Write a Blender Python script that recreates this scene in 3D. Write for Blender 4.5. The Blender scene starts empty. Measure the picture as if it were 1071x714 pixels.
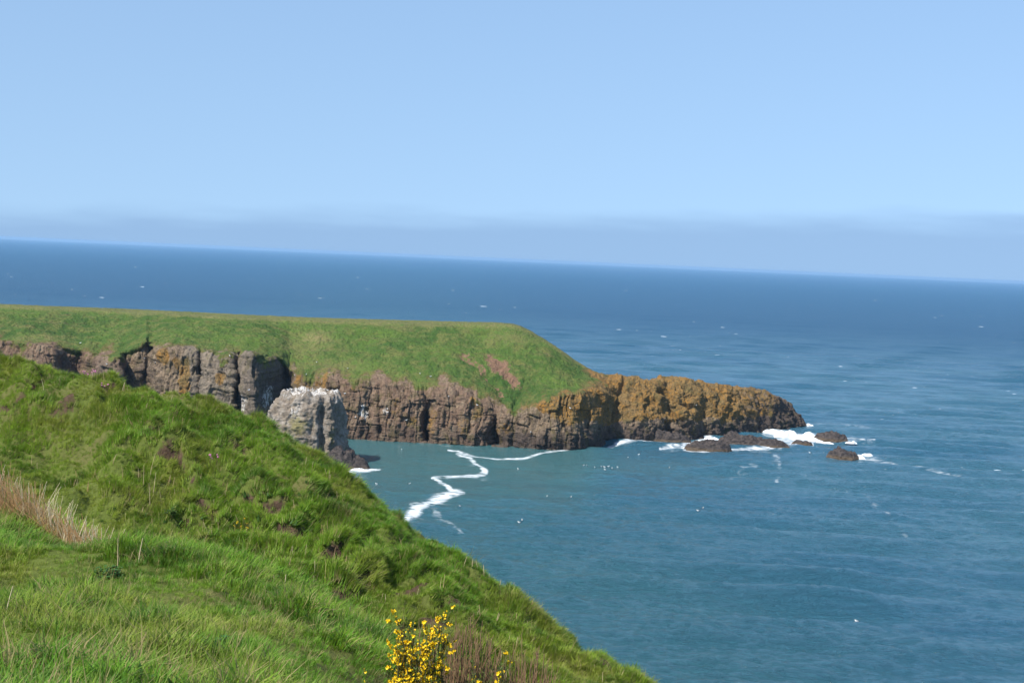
import bpy, math, random
import numpy as np

rng = np.random.default_rng(11)
random.seed(11)
SC = bpy.context.scene
COL = SC.collection
R = math.radians

# ------------------------------------------------------------------ camera
W0, H0, F = 1071.0, 714.0, 1560.0          # photograph size and focal length in its pixels
CAMZ = 50.0
CAM = np.array([0.0, 0.0, CAMZ])
PITCH, ROLL = R(3.16), R(2.51)
fwd = np.array([0.0, math.cos(PITCH), -math.sin(PITCH)])
rt0 = np.array([1.0, 0.0, 0.0]); up0 = np.cross(rt0, fwd)
rt = rt0 * math.cos(ROLL) + up0 * math.sin(ROLL)
up = up0 * math.cos(ROLL) - rt0 * math.sin(ROLL)

def ray(px, py):
    px = np.asarray(px, float); py = np.asarray(py, float)
    return (fwd + np.multiply.outer((px - W0 / 2) / F, rt) - np.multiply.outer((py - H0 / 2) / F, up))

def at_depth(px, py, Y):                     # point on that sight line at ground distance Y
    d = ray(px, py); return CAM + d * (np.asarray(Y, float) / d[..., 1])[..., None]

def at_z(px, py, z=0.0):
    d = ray(px, py); return CAM + d * ((z - CAMZ) / d[..., 2])[..., None]

def project(p):
    q = np.asarray(p, float) - CAM
    w = np.maximum(q @ fwd, 1e-3)
    return W0 / 2 + F * (q @ rt) / w, H0 / 2 - F * (q @ up) / w

cam_d = bpy.data.cameras.new('camera'); cam = bpy.data.objects.new('camera', cam_d); COL.objects.link(cam)
cam_d.sensor_width = 36; cam_d.lens = F / W0 * 36
cam_d.clip_start = 0.5; cam_d.clip_end = 120000
from mathutils import Matrix
cam.matrix_world = Matrix(((rt[0], up[0], -fwd[0], 0), (rt[1], up[1], -fwd[1], 0), (rt[2], up[2], -fwd[2], CAMZ), (0, 0, 0, 1)))
SC.camera = cam

# ------------------------------------------------------------------ noise
_perm = rng.permutation(256); _perm = np.concatenate([_perm, _perm, _perm])
_g = rng.normal(size=(256, 3)); _g /= np.linalg.norm(_g, axis=1)[:, None]

def pn(x, y, z):
    x, y, z = np.broadcast_arrays(x, y, z)
    xi = np.floor(x).astype(int); yi = np.floor(y).astype(int); zi = np.floor(z).astype(int)
    fx, fy, fz = x - xi, y - yi, z - zi
    u, v, w = (f * f * f * (f * (f * 6 - 15) + 10) for f in (fx, fy, fz))
    xi &= 255; yi &= 255; zi &= 255
    def gd(i, j, k):
        g = _g[_perm[_perm[_perm[(xi + i) & 255] + ((yi + j) & 255)] + ((zi + k) & 255)]]
        return g[..., 0] * (fx - i) + g[..., 1] * (fy - j) + g[..., 2] * (fz - k)
    def L(a, b, t): return a + (b - a) * t
    return 1.5 * L(L(L(gd(0,0,0), gd(1,0,0), u), L(gd(0,1,0), gd(1,1,0), u), v),
                   L(L(gd(0,0,1), gd(1,0,1), u), L(gd(0,1,1), gd(1,1,1), u), v), w)

def fbm(x, y, z, lam, octv=4, seed=0.0, gain=0.5):
    s = 0; a = 1.0; f = 1.0 / lam
    for o in range(octv):
        s = s + a * pn(x * f + seed + o * 17.3, y * f + seed * 1.7 + 3.1 * o, z * f - seed + 7.7 * o)
        a *= gain; f *= 2.03
    return s

def ridged(x, y, z, lam, octv=3, seed=0.0):
    s = 0; a = 1.0; f = 1.0 / lam
    for o in range(octv):
        s = s + a * (1 - 2 * np.abs(pn(x * f + seed + o * 9.3, y * f + seed, z * f + o * 4.4)))
        a *= 0.5; f *= 2.1
    return s

def sst(a, b, x):
    t = np.clip((np.asarray(x, float) - a) / (b - a), 0, 1); return t * t * (3 - 2 * t)

def seg_dist(px, py, pts):                   # distance to a polyline and its parameter
    best = np.full(np.shape(px), 1e9); par = np.zeros(np.shape(px))
    n = len(pts) - 1
    for i in range(n):
        (x0, y0), (x1, y1) = pts[i][:2], pts[i + 1][:2]
        dx, dy = x1 - x0, y1 - y0
        t = np.clip(((px - x0) * dx + (py - y0) * dy) / (dx * dx + dy * dy + 1e-9), 0, 1)
        d = np.hypot(px - x0 - t * dx, py - y0 - t * dy)
        m = d < best
        best = np.where(m, d, best); par = np.where(m, (i + t) / n, par)
    return best, par

# ------------------------------------------------------------------ mesh helpers
def raw_mesh(name, verts, faces, smooth=True, attrs=None):
    """faces: int array (n,3) or (n,4) or a list of such arrays"""
    me = bpy.data.meshes.new(name)
    verts = np.asarray(verts, np.float32)
    fl = faces if isinstance(faces, list) else [faces]
    fl = [np.asarray(f, np.int32) for f in fl if len(f)]
    loops = np.concatenate([f.ravel() for f in fl]) if fl else np.zeros(0, np.int32)
    tot = np.concatenate([np.full(len(f), f.shape[1], np.int32) for f in fl]) if fl else np.zeros(0, np.int32)
    me.vertices.add(len(verts)); me.vertices.foreach_set('co', verts.ravel())
    me.loops.add(len(loops)); me.loops.foreach_set('vertex_index', loops)
    me.polygons.add(len(tot))
    me.polygons.foreach_set('loop_start', np.concatenate([[0], np.cumsum(tot)[:-1]]).astype(np.int32) if len(tot) else np.zeros(0, np.int32))
    if smooth: me.polygons.foreach_set('use_smooth', np.ones(len(tot), bool))
    for k, v in (attrs or {}).items():
        v = np.asarray(v)
        if v.dtype.kind == 'i':
            a = me.attributes.new(k, 'INT', 'POINT'); a.data.foreach_set('value', v.astype(np.int32))
        elif v.ndim == 2:
            a = me.attributes.new(k, 'FLOAT_VECTOR', 'POINT'); a.data.foreach_set('vector', v.astype(np.float32).ravel())
        else:
            a = me.attributes.new(k, 'FLOAT', 'POINT'); a.data.foreach_set('value', v.astype(np.float32))
    me.update(calc_edges=True)
    return me

def grid_faces(nr, nc, wrap=False):
    i = np.arange(nr - 1)[:, None]; j = np.arange(nc if wrap else nc - 1)[None, :]
    j2 = (j + 1) % nc
    return np.stack([i * nc + j, i * nc + j2, (i + 1) * nc + j2, (i + 1) * nc + j], -1).reshape(-1, 4)

def link(name, me, mat=None, parent=None, loc=None):
    o = bpy.data.objects.new(name, me); COL.objects.link(o)
    if mat is not None:
        for m in (mat if isinstance(mat, (list, tuple)) else [mat]): me.materials.append(m)
    if parent is not None: o.parent = parent
    if loc is not None: o.location = loc
    return o

def tag(o, label, cat=None, group=None, kind=None):
    o['label'] = label
    if cat: o['category'] = cat
    if group: o['group'] = group
    if kind: o['kind'] = kind
    return o

def empty(name, loc, label, cat, group=None, rz=0.0):
    o = bpy.data.objects.new(name, None); COL.objects.link(o)
    o.location = loc; o.rotation_euler.z = rz; o.empty_display_size = 0.2
    return tag(o, label, cat, group)

# ------------------------------------------------------------------ node helper
class N:
    def __init__(s, name):
        s.m = bpy.data.materials.new(name); s.m.use_nodes = True
        s.t = s.m.node_tree; s.t.nodes.clear()
        s.out = s.t.nodes.new('ShaderNodeOutputMaterial')
    def new(s, typ, **kw):
        n = s.t.nodes.new(typ)
        for k, v in kw.items(): setattr(n, k, v)
        return n
    def put(s, sock, v):
        if v is None: return
        if hasattr(v, 'is_output'): s.t.links.new(v, sock)
        else:
            if isinstance(v, tuple) and len(v) == 3 and sock.type == 'RGBA': v = v + (1,)
            sock.default_value = v
    def pos(s): return s.new('ShaderNodeNewGeometry').outputs['Position']
    def attr(s, name): return s.new('ShaderNodeAttribute', attribute_name=name).outputs['Fac']
    def map(s, v, scale=(1,1,1), rot=(0,0,0)):
        n = s.new('ShaderNodeMapping'); s.put(n.inputs['Vector'], v); n.inputs['Scale'].default_value = scale; n.inputs['Rotation'].default_value = rot
        return n.outputs[0]
    def noise(s, v, scale, detail=4, rough=0.55, dist=0.0):
        n = s.new('ShaderNodeTexNoise'); s.put(n.inputs['Vector'], v)
        n.inputs['Scale'].default_value = scale; n.inputs['Detail'].default_value = detail; n.inputs['Roughness'].default_value = rough; n.inputs['Distortion'].default_value = dist
        return n.outputs['Fac']
    def voro(s, v, scale, feature='F1', rand=1.0):
        n = s.new('ShaderNodeTexVoronoi', feature=feature); s.put(n.inputs['Vector'], v); n.inputs['Scale'].default_value = scale; n.inputs['Randomness'].default_value = rand
        return n.outputs['Distance']
    def rng(s, v, a, b, c=0.0, d=1.0, smooth=True):
        n = s.new('ShaderNodeMapRange', interpolation_type='SMOOTHSTEP' if smooth else 'LINEAR')
        s.put(n.inputs[0], v); 
        for i, x in enumerate((a, b, c, d)): s.put(n.inputs[i + 1], x)
        return n.outputs[0]
    def mth(s, op, a, b=None, clamp=False):
        n = s.new('ShaderNodeMath', operation=op, use_clamp=clamp); s.put(n.inputs[0], a); s.put(n.inputs[1], b); return n.outputs[0]
    def mix(s, f, a, b, blend='MIX'):
        n = s.new('ShaderNodeMix', data_type='RGBA', blend_type=blend)
        s.put(n.inputs[0], f); s.put(n.inputs[6], a); s.put(n.inputs[7], b); return n.outputs[2]
    def bump(s, h, dist, strength=1.0, normal=None):
        n = s.new('ShaderNodeBump'); s.put(n.inputs['Height'], h); n.inputs['Distance'].default_value = dist; n.inputs['Strength'].default_value = strength
        if normal is not None: s.put(n.inputs['Normal'], normal)
        return n.outputs[0]
    def pbr(s, col, rough=0.8, normal=None, spec=0.5, ior=1.45, connect=True):
        n = s.new('ShaderNodeBsdfPrincipled'); s.put(n.inputs['Base Color'], col); s.put(n.inputs['Roughness'], rough)
        s.put(n.inputs['IOR'], ior); n.inputs['Specular IOR Level'].default_value = spec
        if normal is not None: s.put(n.inputs['Normal'], normal)
        if connect: s.t.links.new(n.outputs[0], s.out.inputs['Surface'])
        return n.outputs[0]

# ------------------------------------------------------------------ light, world, render
SUN_EL = 51.0
sun_dir = np.array([-0.74, -0.67]); sun_dir /= np.linalg.norm(sun_dir)   # horizontal direction TOWARDS the sun
sd = bpy.data.lights.new('sun', 'SUN'); sd.energy = 5.0; sd.angle = R(0.53); sd.color = (1.0, 0.95, 0.87)
so = bpy.data.objects.new('sun', sd); COL.objects.link(so)
from mathutils import Vector
sv = Vector((sun_dir[0] * math.cos(R(SUN_EL)), sun_dir[1] * math.cos(R(SUN_EL)), math.sin(R(SUN_EL))))
so.rotation_euler = sv.to_track_quat('Z', 'Y').to_euler(); so.location = (-60, -40, 120)

w = bpy.data.worlds.new('World'); SC.world = w; w.use_nodes = True
nt = w.node_tree; nt.nodes.clear()
wo = nt.nodes.new('ShaderNodeOutputWorld'); bg = nt.nodes.new('ShaderNodeBackground'); sk = nt.nodes.new('ShaderNodeTexSky')
sk.sky_type = 'NISHITA'; sk.sun_disc = False; sk.sun_elevation = R(SUN_EL)
sk.sun_rotation = math.atan2(sun_dir[0], sun_dir[1])
sk.altitude = 0; sk.air_density = 1.0; sk.dust_density = 0.6; sk.ozone_density = 3.0
# a low bank of sea fog along the horizon: greyer blue, with an uneven upper edge
tc = nt.nodes.new('ShaderNodeTexCoord')
sep = nt.nodes.new('ShaderNodeSeparateXYZ'); nt.links.new(tc.outputs['Generated'], sep.inputs[0])
mp = nt.nodes.new('ShaderNodeMapping'); mp.inputs['Scale'].default_value = (7.0, 7.0, 50.0); nt.links.new(tc.outputs['Generated'], mp.inputs[0])
ns = nt.nodes.new('ShaderNodeTexNoise'); ns.inputs['Scale'].default_value = 1.6; ns.inputs['Detail'].default_value = 5; nt.links.new(mp.outputs[0], ns.inputs['Vector'])
ma = nt.nodes.new('ShaderNodeMath'); ma.operation = 'MULTIPLY_ADD'; nt.links.new(ns.outputs['Fac'], ma.inputs[0]); ma.inputs[1].default_value = 0.020; mz = nt.nodes.new('ShaderNodeMath'); mz.operation = 'MULTIPLY_ADD'; nt.links.new(sep.outputs['X'], mz.inputs[0]); mz.inputs[1].default_value = -0.036; nt.links.new(sep.outputs['Z'], mz.inputs[2])
nt.links.new(mz.outputs[0], ma.inputs[2])
mr = nt.nodes.new('ShaderNodeMapRange'); mr.interpolation_type = 'SMOOTHSTEP'; nt.links.new(ma.outputs[0], mr.inputs[0])
mr.inputs[1].default_value = 0.026; mr.inputs[2].default_value = 0.047; mr.inputs[3].default_value = 0.60; mr.inputs[4].default_value = 0.0
tint = nt.nodes.new('ShaderNodeMix'); tint.data_type = 'RGBA'; tint.blend_type = 'MULTIPLY'; tint.inputs[0].default_value = 1.0
# the sky close to the horizon is nearly as blue as higher up: look the sky model up a little higher
cmb = nt.nodes.new('ShaderNodeCombineXYZ'); zz = nt.nodes.new('ShaderNodeMath'); zz.operation = 'MULTIPLY_ADD'
nt.links.new(sep.outputs['Z'], zz.inputs[0]); zz.inputs[1].default_value = 0.42; zz.inputs[2].default_value = 0.165
nt.links.new(sep.outputs['X'], cmb.inputs[0]); nt.links.new(sep.outputs['Y'], cmb.inputs[1]); nt.links.new(zz.outputs[0], cmb.inputs[2])
nrmv = nt.nodes.new('ShaderNodeVectorMath'); nrmv.operation = 'NORMALIZE'; nt.links.new(cmb.outputs[0], nrmv.inputs[0]); nt.links.new(nrmv.outputs[0], sk.inputs['Vector'])
nt.links.new(sk.outputs[0], tint.inputs[6]); tint.inputs[7].default_value = (1.03, 1.03, 1.02, 1)
bk = nt.nodes.new('ShaderNodeMix'); bk.data_type = 'RGBA'
nt.links.new(mr.outputs[0], bk.inputs[0]); nt.links.new(tint.outputs[2], bk.inputs[6]); bk.inputs[7].default_value = (1.42, 2.35, 3.95, 1)
nt.links.new(bk.outputs[2], bg.inputs[0]); bg.inputs[1].default_value = 0.124
nt.links.new(bg.outputs[0], wo.inputs[0])

SC.view_settings.view_transform = 'Standard'; SC.view_settings.look = 'None'; SC.view_settings.gamma = 1; SC.view_settings.exposure = 0.48
SC.render.engine = 'CYCLES'
SC.cycles.max_bounces = 6; SC.cycles.diffuse_bounces = 3; SC.cycles.transparent_max_bounces = 8; SC.cycles.volume_bounces = 1
SC.cycles.use_denoising = True
try: SC.cycles.denoiser = 'OPENIMAGEDENOISE'
except Exception: pass

# ------------------------------------------------------------------ SEA
HEADPROF = None
def swell(x, y, spacing):
    """height of the waves; waves shorter than the mesh can carry fade out"""
    z = 0.0
    r2 = np.random.default_rng(5)
    calm = sea_calm(x, y)
    gust = 0.55 + 0.45 * np.clip(fbm(x, y, 0, 70, 2, 3.0) + 0.6, 0, 1.6)
    for lam, amp, n, spread in ((27, 0.24, 4, 0.20), (15.5, 0.34, 6, 0.24), (9, 0.070, 7, 0.55), (5.2, 0.055, 12, 0.6), (3.1, 0.046, 18, 0.6), (1.9, 0.030, 18, 0.75)):
        fade = sst(2.2, 4.2, lam / np.maximum(spacing, 0.01)); wob = 1.2 * pn(x / (lam * 4), y / (lam * 4), lam * 3.1); grp = 0.65 + 0.9 * np.clip(pn(x / (lam * 3.1), y / (lam * 2.2), lam * 1.7) + 0.35, 0, 1)
        for i in range(n):
            l = lam * r2.uniform(0.75, 1.3); th = R(-90 - 9) + r2.normal() * spread; ph = r2.uniform(0, 6.28)
            kx, ky = math.cos(th) * 6.283 / l, math.sin(th) * 6.283 / l
            s = np.sin(kx * x + ky * y + ph + wob)
            z = z + grp * amp / math.sqrt(n) * 1.5 * (s + 0.30 * (s * s - 0.5)) * fade
    return z * calm * gust

def sea_calm(x, y):
    px, py = project(np.stack([x, y, np.zeros_like(x)], -1))
    d, _ = seg_dist(px, py, [(300, 470), (380, 480), (470, 478), (560, 478)])
    return 1 - 0.72 * (1 - sst(20, 75, d)) * (y > 150)

ang = np.concatenate([np.linspace(-math.pi, -0.62, 50)[:-1], np.linspace(-0.62, 0.62, 1100), np.linspace(0.62, math.pi, 50)[1:]])
rr = [25.0]
while rr[-1] < 31000:
    r = rr[-1]
    if r < 140: d = 6
    else: d = 0.38 * max(1.0, (r / 330.0) ** 2)
    rr.append(r + min(d, r * 0.09))
rr = np.array(rr); dr = np.gradient(rr)
A, RR = np.meshgrid(ang, rr); DR = np.meshgrid(ang, dr)[1]
sx, sy = np.sin(A) * RR, np.cos(A) * RR
dA = np.meshgrid(np.gradient(ang), rr)[0] * RR
sea_z = swell(sx, sy, np.maximum(DR, dA * 0.6))
# foam: drifting streak in the bay, shore foam, wash round the rocks
spx, spy = project(np.stack([sx, sy, np.zeros_like(sx)], -1))
infront = (sy > 120) & (np.abs(A) < 0.6)
foam = np.zeros_like(sx)
def streak(pts, wid, amt):
    global foam
    d, p = seg_dist(spx, spy, pts)
    wv = np.interp(p, np.linspace(0, 1, len(wid)), wid)
    foam = np.maximum(foam, amt * (1 - sst(0.1, 1.35, d / wv)) * infront)
streak([(720,459),(690,462),(655,463),(625,467),(600,469),(570,473),(548,479),(520,480.5),(500,478),(478,472),(468,471)], [2.0,2.2,1.6,2,1.5,1.9,2.4,2.2,2,2.2,1.2], 0.95)
streak([(478,474),(492,480),(501,487),(508,494),(498,497),(472,498.5),(452,500)], [2.5,3,3.5,4.2,4,3,2.2], 1.0)
streak([(455,501),(465,506),(473,512),(484,515),(470,518),(452,524),(438,531),(428,538),(424,545)], [2.6,3.4,4.8,5.2,6,8,10.5,10,6], 1.0)
streak([(452,530),(462,542),(474,551),(484,558)], [7,6,5,3], 0.62)
streak([(360,459.5),(420,462),(470,466),(530,469)], [1,1,1.4,1], 0.5)
streak([(352,489),(368,492),(385,492),(398,491)], [3.5,3.8,3.6,1.8], 1.0)
streak([(715,466),(735,459),(745,455)], [5,5,4], 1.0)
streak([(690,468),(708,467),(735,472),(765,470),(800,468),(825,467),(850,465)], [1.8,2.2,2,2,2.4,3,2.4], 0.95)
streak([(800,452),(815,453),(835,458),(850,457)], [6,7.5,7,5], 1.1)
streak([(812,462),(840,463),(862,461)], [3,4,3], 0.85)
streak([(838,444),(865,442),(890,444),(915,448)], [2.2,2.8,2,1.5], 0.62)
streak([(855,457),(880,459),(900,461),(915,463)], [4,4,3,2], 0.8)
streak([(868,478),(890,478),(905,479),(935,484),(985,494),(1035,500)], [1.2,2.5,3.2,2.4,1.5,1.2], 0.70)
streak([(812,478),(816,490),(812,505)], [7,5,4], 0.60)
streak([(900,515),(925,535),(947,557),(960,572)], [5,4,4,2], 0.50)
streak([(795,480),(780,492),(765,500)], [9,8,5], 0.52)
bay = (1 - sst(8, 85, seg_dist(spx, spy, [(330, 470), (430, 475), (500, 474), (585, 473)])[0])) * infront
shoal = 0.6 * (1 - sst(0, 300, seg_dist(spx, spy, [(380, 520), (560, 650), (760, 790)])[0])) * infront
sea_me = raw_mesh('sea', np.stack([sx, sy, sea_z], -1).reshape(-1, 3), grid_faces(len(rr), len(ang)), True,
                  {'foam': foam.ravel(), 'bay': bay.ravel(), 'shoal': shoal.ravel(), 'chop': sst(320, 1500, np.hypot(sx, sy)).ravel()})
n = N('sea_water')
P = n.pos()
# wind ripples, crests lying across the wind
PM = n.map(P, (0.34, 1.0, 1.0), (0, 0, R(-9)))
n1 = n.noise(PM, 0.80, 8, 0.74, 0.35)
n2 = n.noise(PM, 2.4, 4, 0.6)
h = n.mth('ADD', n.mth('MULTIPLY', n1, 1.0), n.mth('MULTIPLY', n2, 0.34))
calm = n.rng(n.attr('bay'), 0, 1, 1.0, 0.45, False)
bp = n.bump(n.mth('MULTIPLY', h, calm), 3.0, 1.0)
gust = n.noise(n.map(P, (0.5, 1, 1), (0, 0, R(-9))), 0.012, 4, 0.55)
deep = n.mix(n.rng(gust, 0.35, 0.65), (0.045, 0.165, 0.260), (0.064, 0.195, 0.268))
deep = n.mix(n.attr('chop'), deep, (0.019, 0.098, 0.192))
deep = n.mix(n.attr('shoal'), deep, (0.050, 0.170, 0.190))
col = n.mix(n.attr('bay'), deep, (0.050, 0.145, 0.155))
fn = n.noise(n.map(P, (0.8, 1, 1)), 0.32, 7, 0.72, 1.0)
fv = n.voro(n.map(P, (0.7, 0.9, 1)), 0.45, 'DISTANCE_TO_EDGE')
lace = n.mth('MULTIPLY_ADD', n.rng(fv, 0.0, 0.35, 0.12, 0.0), 1.0); n.t.links.new(fn, lace.node.inputs[2])
fm = n.mth('MULTIPLY_ADD', n.mth('SUBTRACT', lace, 0.54), 2.2); n.t.links.new(n.attr('foam'), fm.node.inputs[2])
fmask = n.mth('MULTIPLY', n.rng(fm, 0.55, 1.45, 0, 0.82), n.rng(n.attr('foam'), 0.02, 1.0, 0.0, 1.0, False))
w_sh = n.pbr(col, n.rng(n.attr('chop'), 0, 1, 0.10, 0.44, False), bp, 0.5, 1.33, False)
f_sh = n.new('ShaderNodeBsdfDiffuse'); f_sh.inputs['Color'].default_value = (0.78, 0.82, 0.84, 1)
mx = n.new('ShaderNodeMixShader'); n.put(mx.inputs[0], fmask); n.t.links.new(w_sh, mx.inputs[1]); n.t.links.new(f_sh.outputs[0], mx.inputs[2])
n.t.links.new(mx.outputs[0], n.out.inputs['Surface'])
sea = link('sea', sea_me, n.m); tag(sea, 'wind rippled blue green sea reaching out to the hazy horizon', 'sea', kind='structure')

def sea_h(x, y):
    x = np.atleast_1d(np.asarray(x, float)); y = np.atleast_1d(np.asarray(y, float))
    return swell(x, y, np.full_like(x, 0.5))

foam_n = N('white_foam')
foam_n.pbr(foam_n.mix(foam_n.noise(foam_n.pos(), 3.0, 4), (0.62, 0.68, 0.71), (0.86, 0.88, 0.88)), 0.7, foam_n.bump(foam_n.noise(foam_n.pos(), 4.0, 5), 0.12), 0.2)
FOAM = foam_n.m

# whitecaps far out: small broken crests, each a low ridge of foam
V, Fc = [], []
def crest(x, y, z, length, hgt, dep, rot):
    m = 7
    t = np.linspace(-1, 1, m)
    prof = np.sqrt(np.clip(1 - t * t, 0, 1)) * (0.55 + 0.45 * rng.random(m))
    wob = rng.normal(size=m) * dep * 0.35
    base = len(V)
    c, s = math.cos(rot), math.sin(rot)
    for i in range(m):
        for k, (dy, dz) in enumerate(((-0.5, -0.1), (-0.12, 0.75), (0.14, 1.0), (0.6, -0.1))):
            lx, ly = t[i] * length / 2, dy * dep * prof[i] + wob[i]
            V.append((x + lx * c - ly * s, y + lx * s + ly * c, z + hgt * (dz * prof[i] if dz > 0 else dz)))
    for i in range(m - 1):
        for k in range(3):
            a = base + i * 4 + k; Fc.append((a, a + 4, a + 5, a + 1))
cnt = 0
while cnt < 430:
    if rng.random() < 0.84:
        px, py = rng.uniform(-120, 1190), 0
        hz = 250 + 47 * px / W0
        py = hz + 9 + 150 * rng.random() ** 1.25
    else:
        px = rng.uniform(720, 1190); py = rng.uniform(380, 520)
    hz = 250 + 47 * px / W0
    p = at_z(px, py)
    if px < 640 and py > 330: continue
    if px < 860 and py > 392: continue
    D = p[1]
    pxm = D / F
    big = rng.random() ** 5
    L = (1.0 + 5.5 * big) * min(pxm, 1.0) * 1.25
    crest(p[0], p[1], 0.12, L, min((0.10 + 0.36 * big) * min(pxm, 0.8), 0.45), L * 0.3, R(-9) + rng.normal() * 0.15); cnt += 1
wc = link('whitecaps', raw_mesh('whitecaps', V, np.array(Fc)), FOAM); wcn = N('thin_foam'); wcn.pbr((0.52, 0.60, 0.66), 0.7, None, 0.2); wc.data.materials.clear(); wc.data.materials.append(wcn.m); tag(wc, 'scattered white breaking crests far out on the open sea', 'whitecaps', kind='stuff')

# ------------------------------------------------------------------ HEADLAND
cx = np.concatenate([np.arange(-460, -10, 2.0), np.arange(-10, 844.01, 0.6)])
nc = len(cx)
top_pts = [(-460,300),(-250,307),(-100,313),(0,318),(60,320.5),(120,322.5),(200,326.5),(280,330.5),(350,333),(420,335),(480,336.5),(520,337),(536,338.5),(545,341),(555,346),(570,355),(585,365),(600,376),(610,382),(620,387.5),(632,391),(645,391.5),(655,392),(668,395),(676,397),(690,393),(705,393.5),(720,396),(740,399.5),(760,402.5),(785,405),(800,409),(812,414),(820,418),(827,424),(832,430),(838,438),(844,444.5)]
bnd_pts = [(-460,345),(-100,352),(0,355),(25,356),(45,361),(60,366),(80,371),(100,374),(130,374),(148,366),(153,360),(160,365),(180,365),(205,366),(225,370),(245,371),(258,368),(272,370),(285,374),(295,382),(303,396),(310,398),(330,396),(350,397),(380,399),(420,403),(450,406),(470,408),(490,416),(505,421),(520,428),(540,434),(555,429),(570,418),(590,412),(610,409),(625,407),(640,402),(650,400),(670,402),(700,404),(740,410),(800,420),(825,430),(844,444.7)]
wat_pts = [(-460,432),(-100,440),(0,444),(200,452),(360,459),(400,461),(450,463.5),(500,466),(540,467.5),(580,470),(600,470),(612,468.5),(622,466),(634,462.5),(645,461.5),(670,461.5),(690,460),(720,458),(760,455),(800,450),(825,447),(838,445.5),(844,445)]
ip = lambda pts: np.interp(cx, [p[0] for p in pts], [p[1] for p in pts])
yt, yb, yw = ip(top_pts), ip(bnd_pts), ip(wat_pts)
Y0 = at_z(cx, yw)[:, 1]
# bays, buttresses and clefts of the cliff line (metres; minus is towards the bay)
off_pts = [(-460,0),(-300,8),(-200,-6),(-100,4),(0,0),(40,-3),(56,-2),(64,6),(84,9),(95,2),(125,-2),(130,9),(145,6),(156,9),(160,0),(172,-5),(205,-6),(210,-1),(214,-8),(243,-11),(246,-1),(251,0),(256,-12),(263,-17),(268,-16),(284,-2),(292,7),(299,11),(304,7),(310,4),(330,3),(348,1)]
Ysm = Y0.copy()
Y0 = Y0 + np.where(cx < 350, ip(off_pts + [(360,0),(900,0)]), 0)
Yn = np.zeros(nc)
for c, hw, dep in ((354,3,5),(386,6,1.5),(397,2.5,2.0),(447,5.0,7),(480,1.6,4),(518,8,7),(536,3,1.5),(577,2,1.5),(612,3,2.0),(697,6,2.5),(735,6,2),(790,5,2)):
    Yn = Yn + dep * np.exp(-((cx - c) / hw) ** 2)
_k = np.exp(-0.5 * (np.arange(-200, 201) / 70.0) ** 2); _k /= _k.sum()
Ysm = np.convolve(np.pad(Y0, 200, mode='edge'), _k, mode='valid')
wr = sst(600, 655, cx)                        # 0: grass topped cliff, 1: bare rounded rock
topd = np.interp(cx, [-460,520,545,600,630,660,720,800,835,844], [42,42,40,30,22,17,15,12,6,1])
backw = np.interp(cx, [-460,500,560,620,660,760,830,844], [70,60,45,22,12,12,6,1])
TA, TB, TC_, TD = 6, 105, 100, 40
rows = []
rowpix = []
zone = []
for k in range(TA):
    rows.append((Y0 - 1.0 * (TA - k) / TA, None, -3.5 * (TA - k) / TA)); zone.append(-1)
for k in range(TB + TC_ + 1):
    t = k / (TB + TC_)
    if k <= TB:
        a = k / TB; ra = yw + (yb - yw) * a; da = Y0 + Yn * (1 - 0.75 * sst(0.35, 0.95, a) * (1 - wr)) + 4.0 * a ** 1.5; tt = 0.5 * a
    else:
        b = (k - TB) / TC_; ra = yb + (yt - yb) * b; yy = Ysm + (Y0 - Ysm) * (1 - sst(0.0, 0.20, b)) + 0.25 * Yn * (1 - sst(0, .1, b)) + wr * 0; da = yy + 4.0 + (topd - 4.0) * (0.75 * b + 0.25 * b * b); tt = 0.5 + 0.5 * b
    rb = yw + (yt - yw) * np.sin(tt * math.pi / 2); db = Y0 + Yn * (1 - sst(0.75, 1.0, tt)) + topd * (1 - np.cos(tt * math.pi / 2)) ** 0.85
    rows.append((da + (db - da) * wr, ra + (rb - ra) * wr, None)); zone.append(tt)
nr_front = len(rows)
PT = []
for (Yv, rv, zv) in rows:
    if rv is None:
        q = at_depth(cx, yw, Yv); q = q.copy(); q[:, 2] = zv; q[:, 0] = (at_z(cx, yw)[:, 0]) * Yv / at_z(cx, yw)[:, 1]
    else: q = at_depth(cx, rv, Yv)
    PT.append(q)
last = PT[-1]
dirx = last[:, :2] - CAM[:2]; dirx /= np.linalg.norm(dirx, axis=1)[:, None]
for k in range(1, TD + 1):
    s = k / TD
    q = last.copy()
    if s < 0.5:
        b = s / 0.5; q[:, :2] += dirx * (backw * b)[:, None]; q[:, 2] -= (0.06 * last[:, 2]) * b * b + 0.3 * b
    else:
        b = (s - 0.5) / 0.5; q[:, :2] += dirx * (backw + 14 * b)[:, None] * np.minimum(1, 1)
        q[:, 2] = (0.94 * last[:, 2] - 0.3) * (1 - b ** 1.5) - 3.5 * b
    PT.append(q); zone.append(1 + s)
PT = np.stack(PT)                              # rows, cols, 3
zone = np.array(zone)[:, None] * np.ones(nc)[None]
gu = np.gradient(PT, axis=1); gv = np.gradient(PT, axis=0)
nrm = np.cross(gu, gv); nrm /= np.linalg.norm(nrm, axis=-1, keepdims=True) + 1e-9
X, Y, Z = PT[..., 0], PT[..., 1], PT[..., 2]
hpx, hpy = project(PT)
CX = cx[None] * np.ones_like(X); WR = wr[None] * np.ones_like(X)
cliff = (1 - sst(0.45, 0.60, zone)) * (1 - WR)
rocky = np.clip(np.maximum(cliff, WR * (zone < 1.2)) , 0, 1)
slope = 1 - rocky
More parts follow.
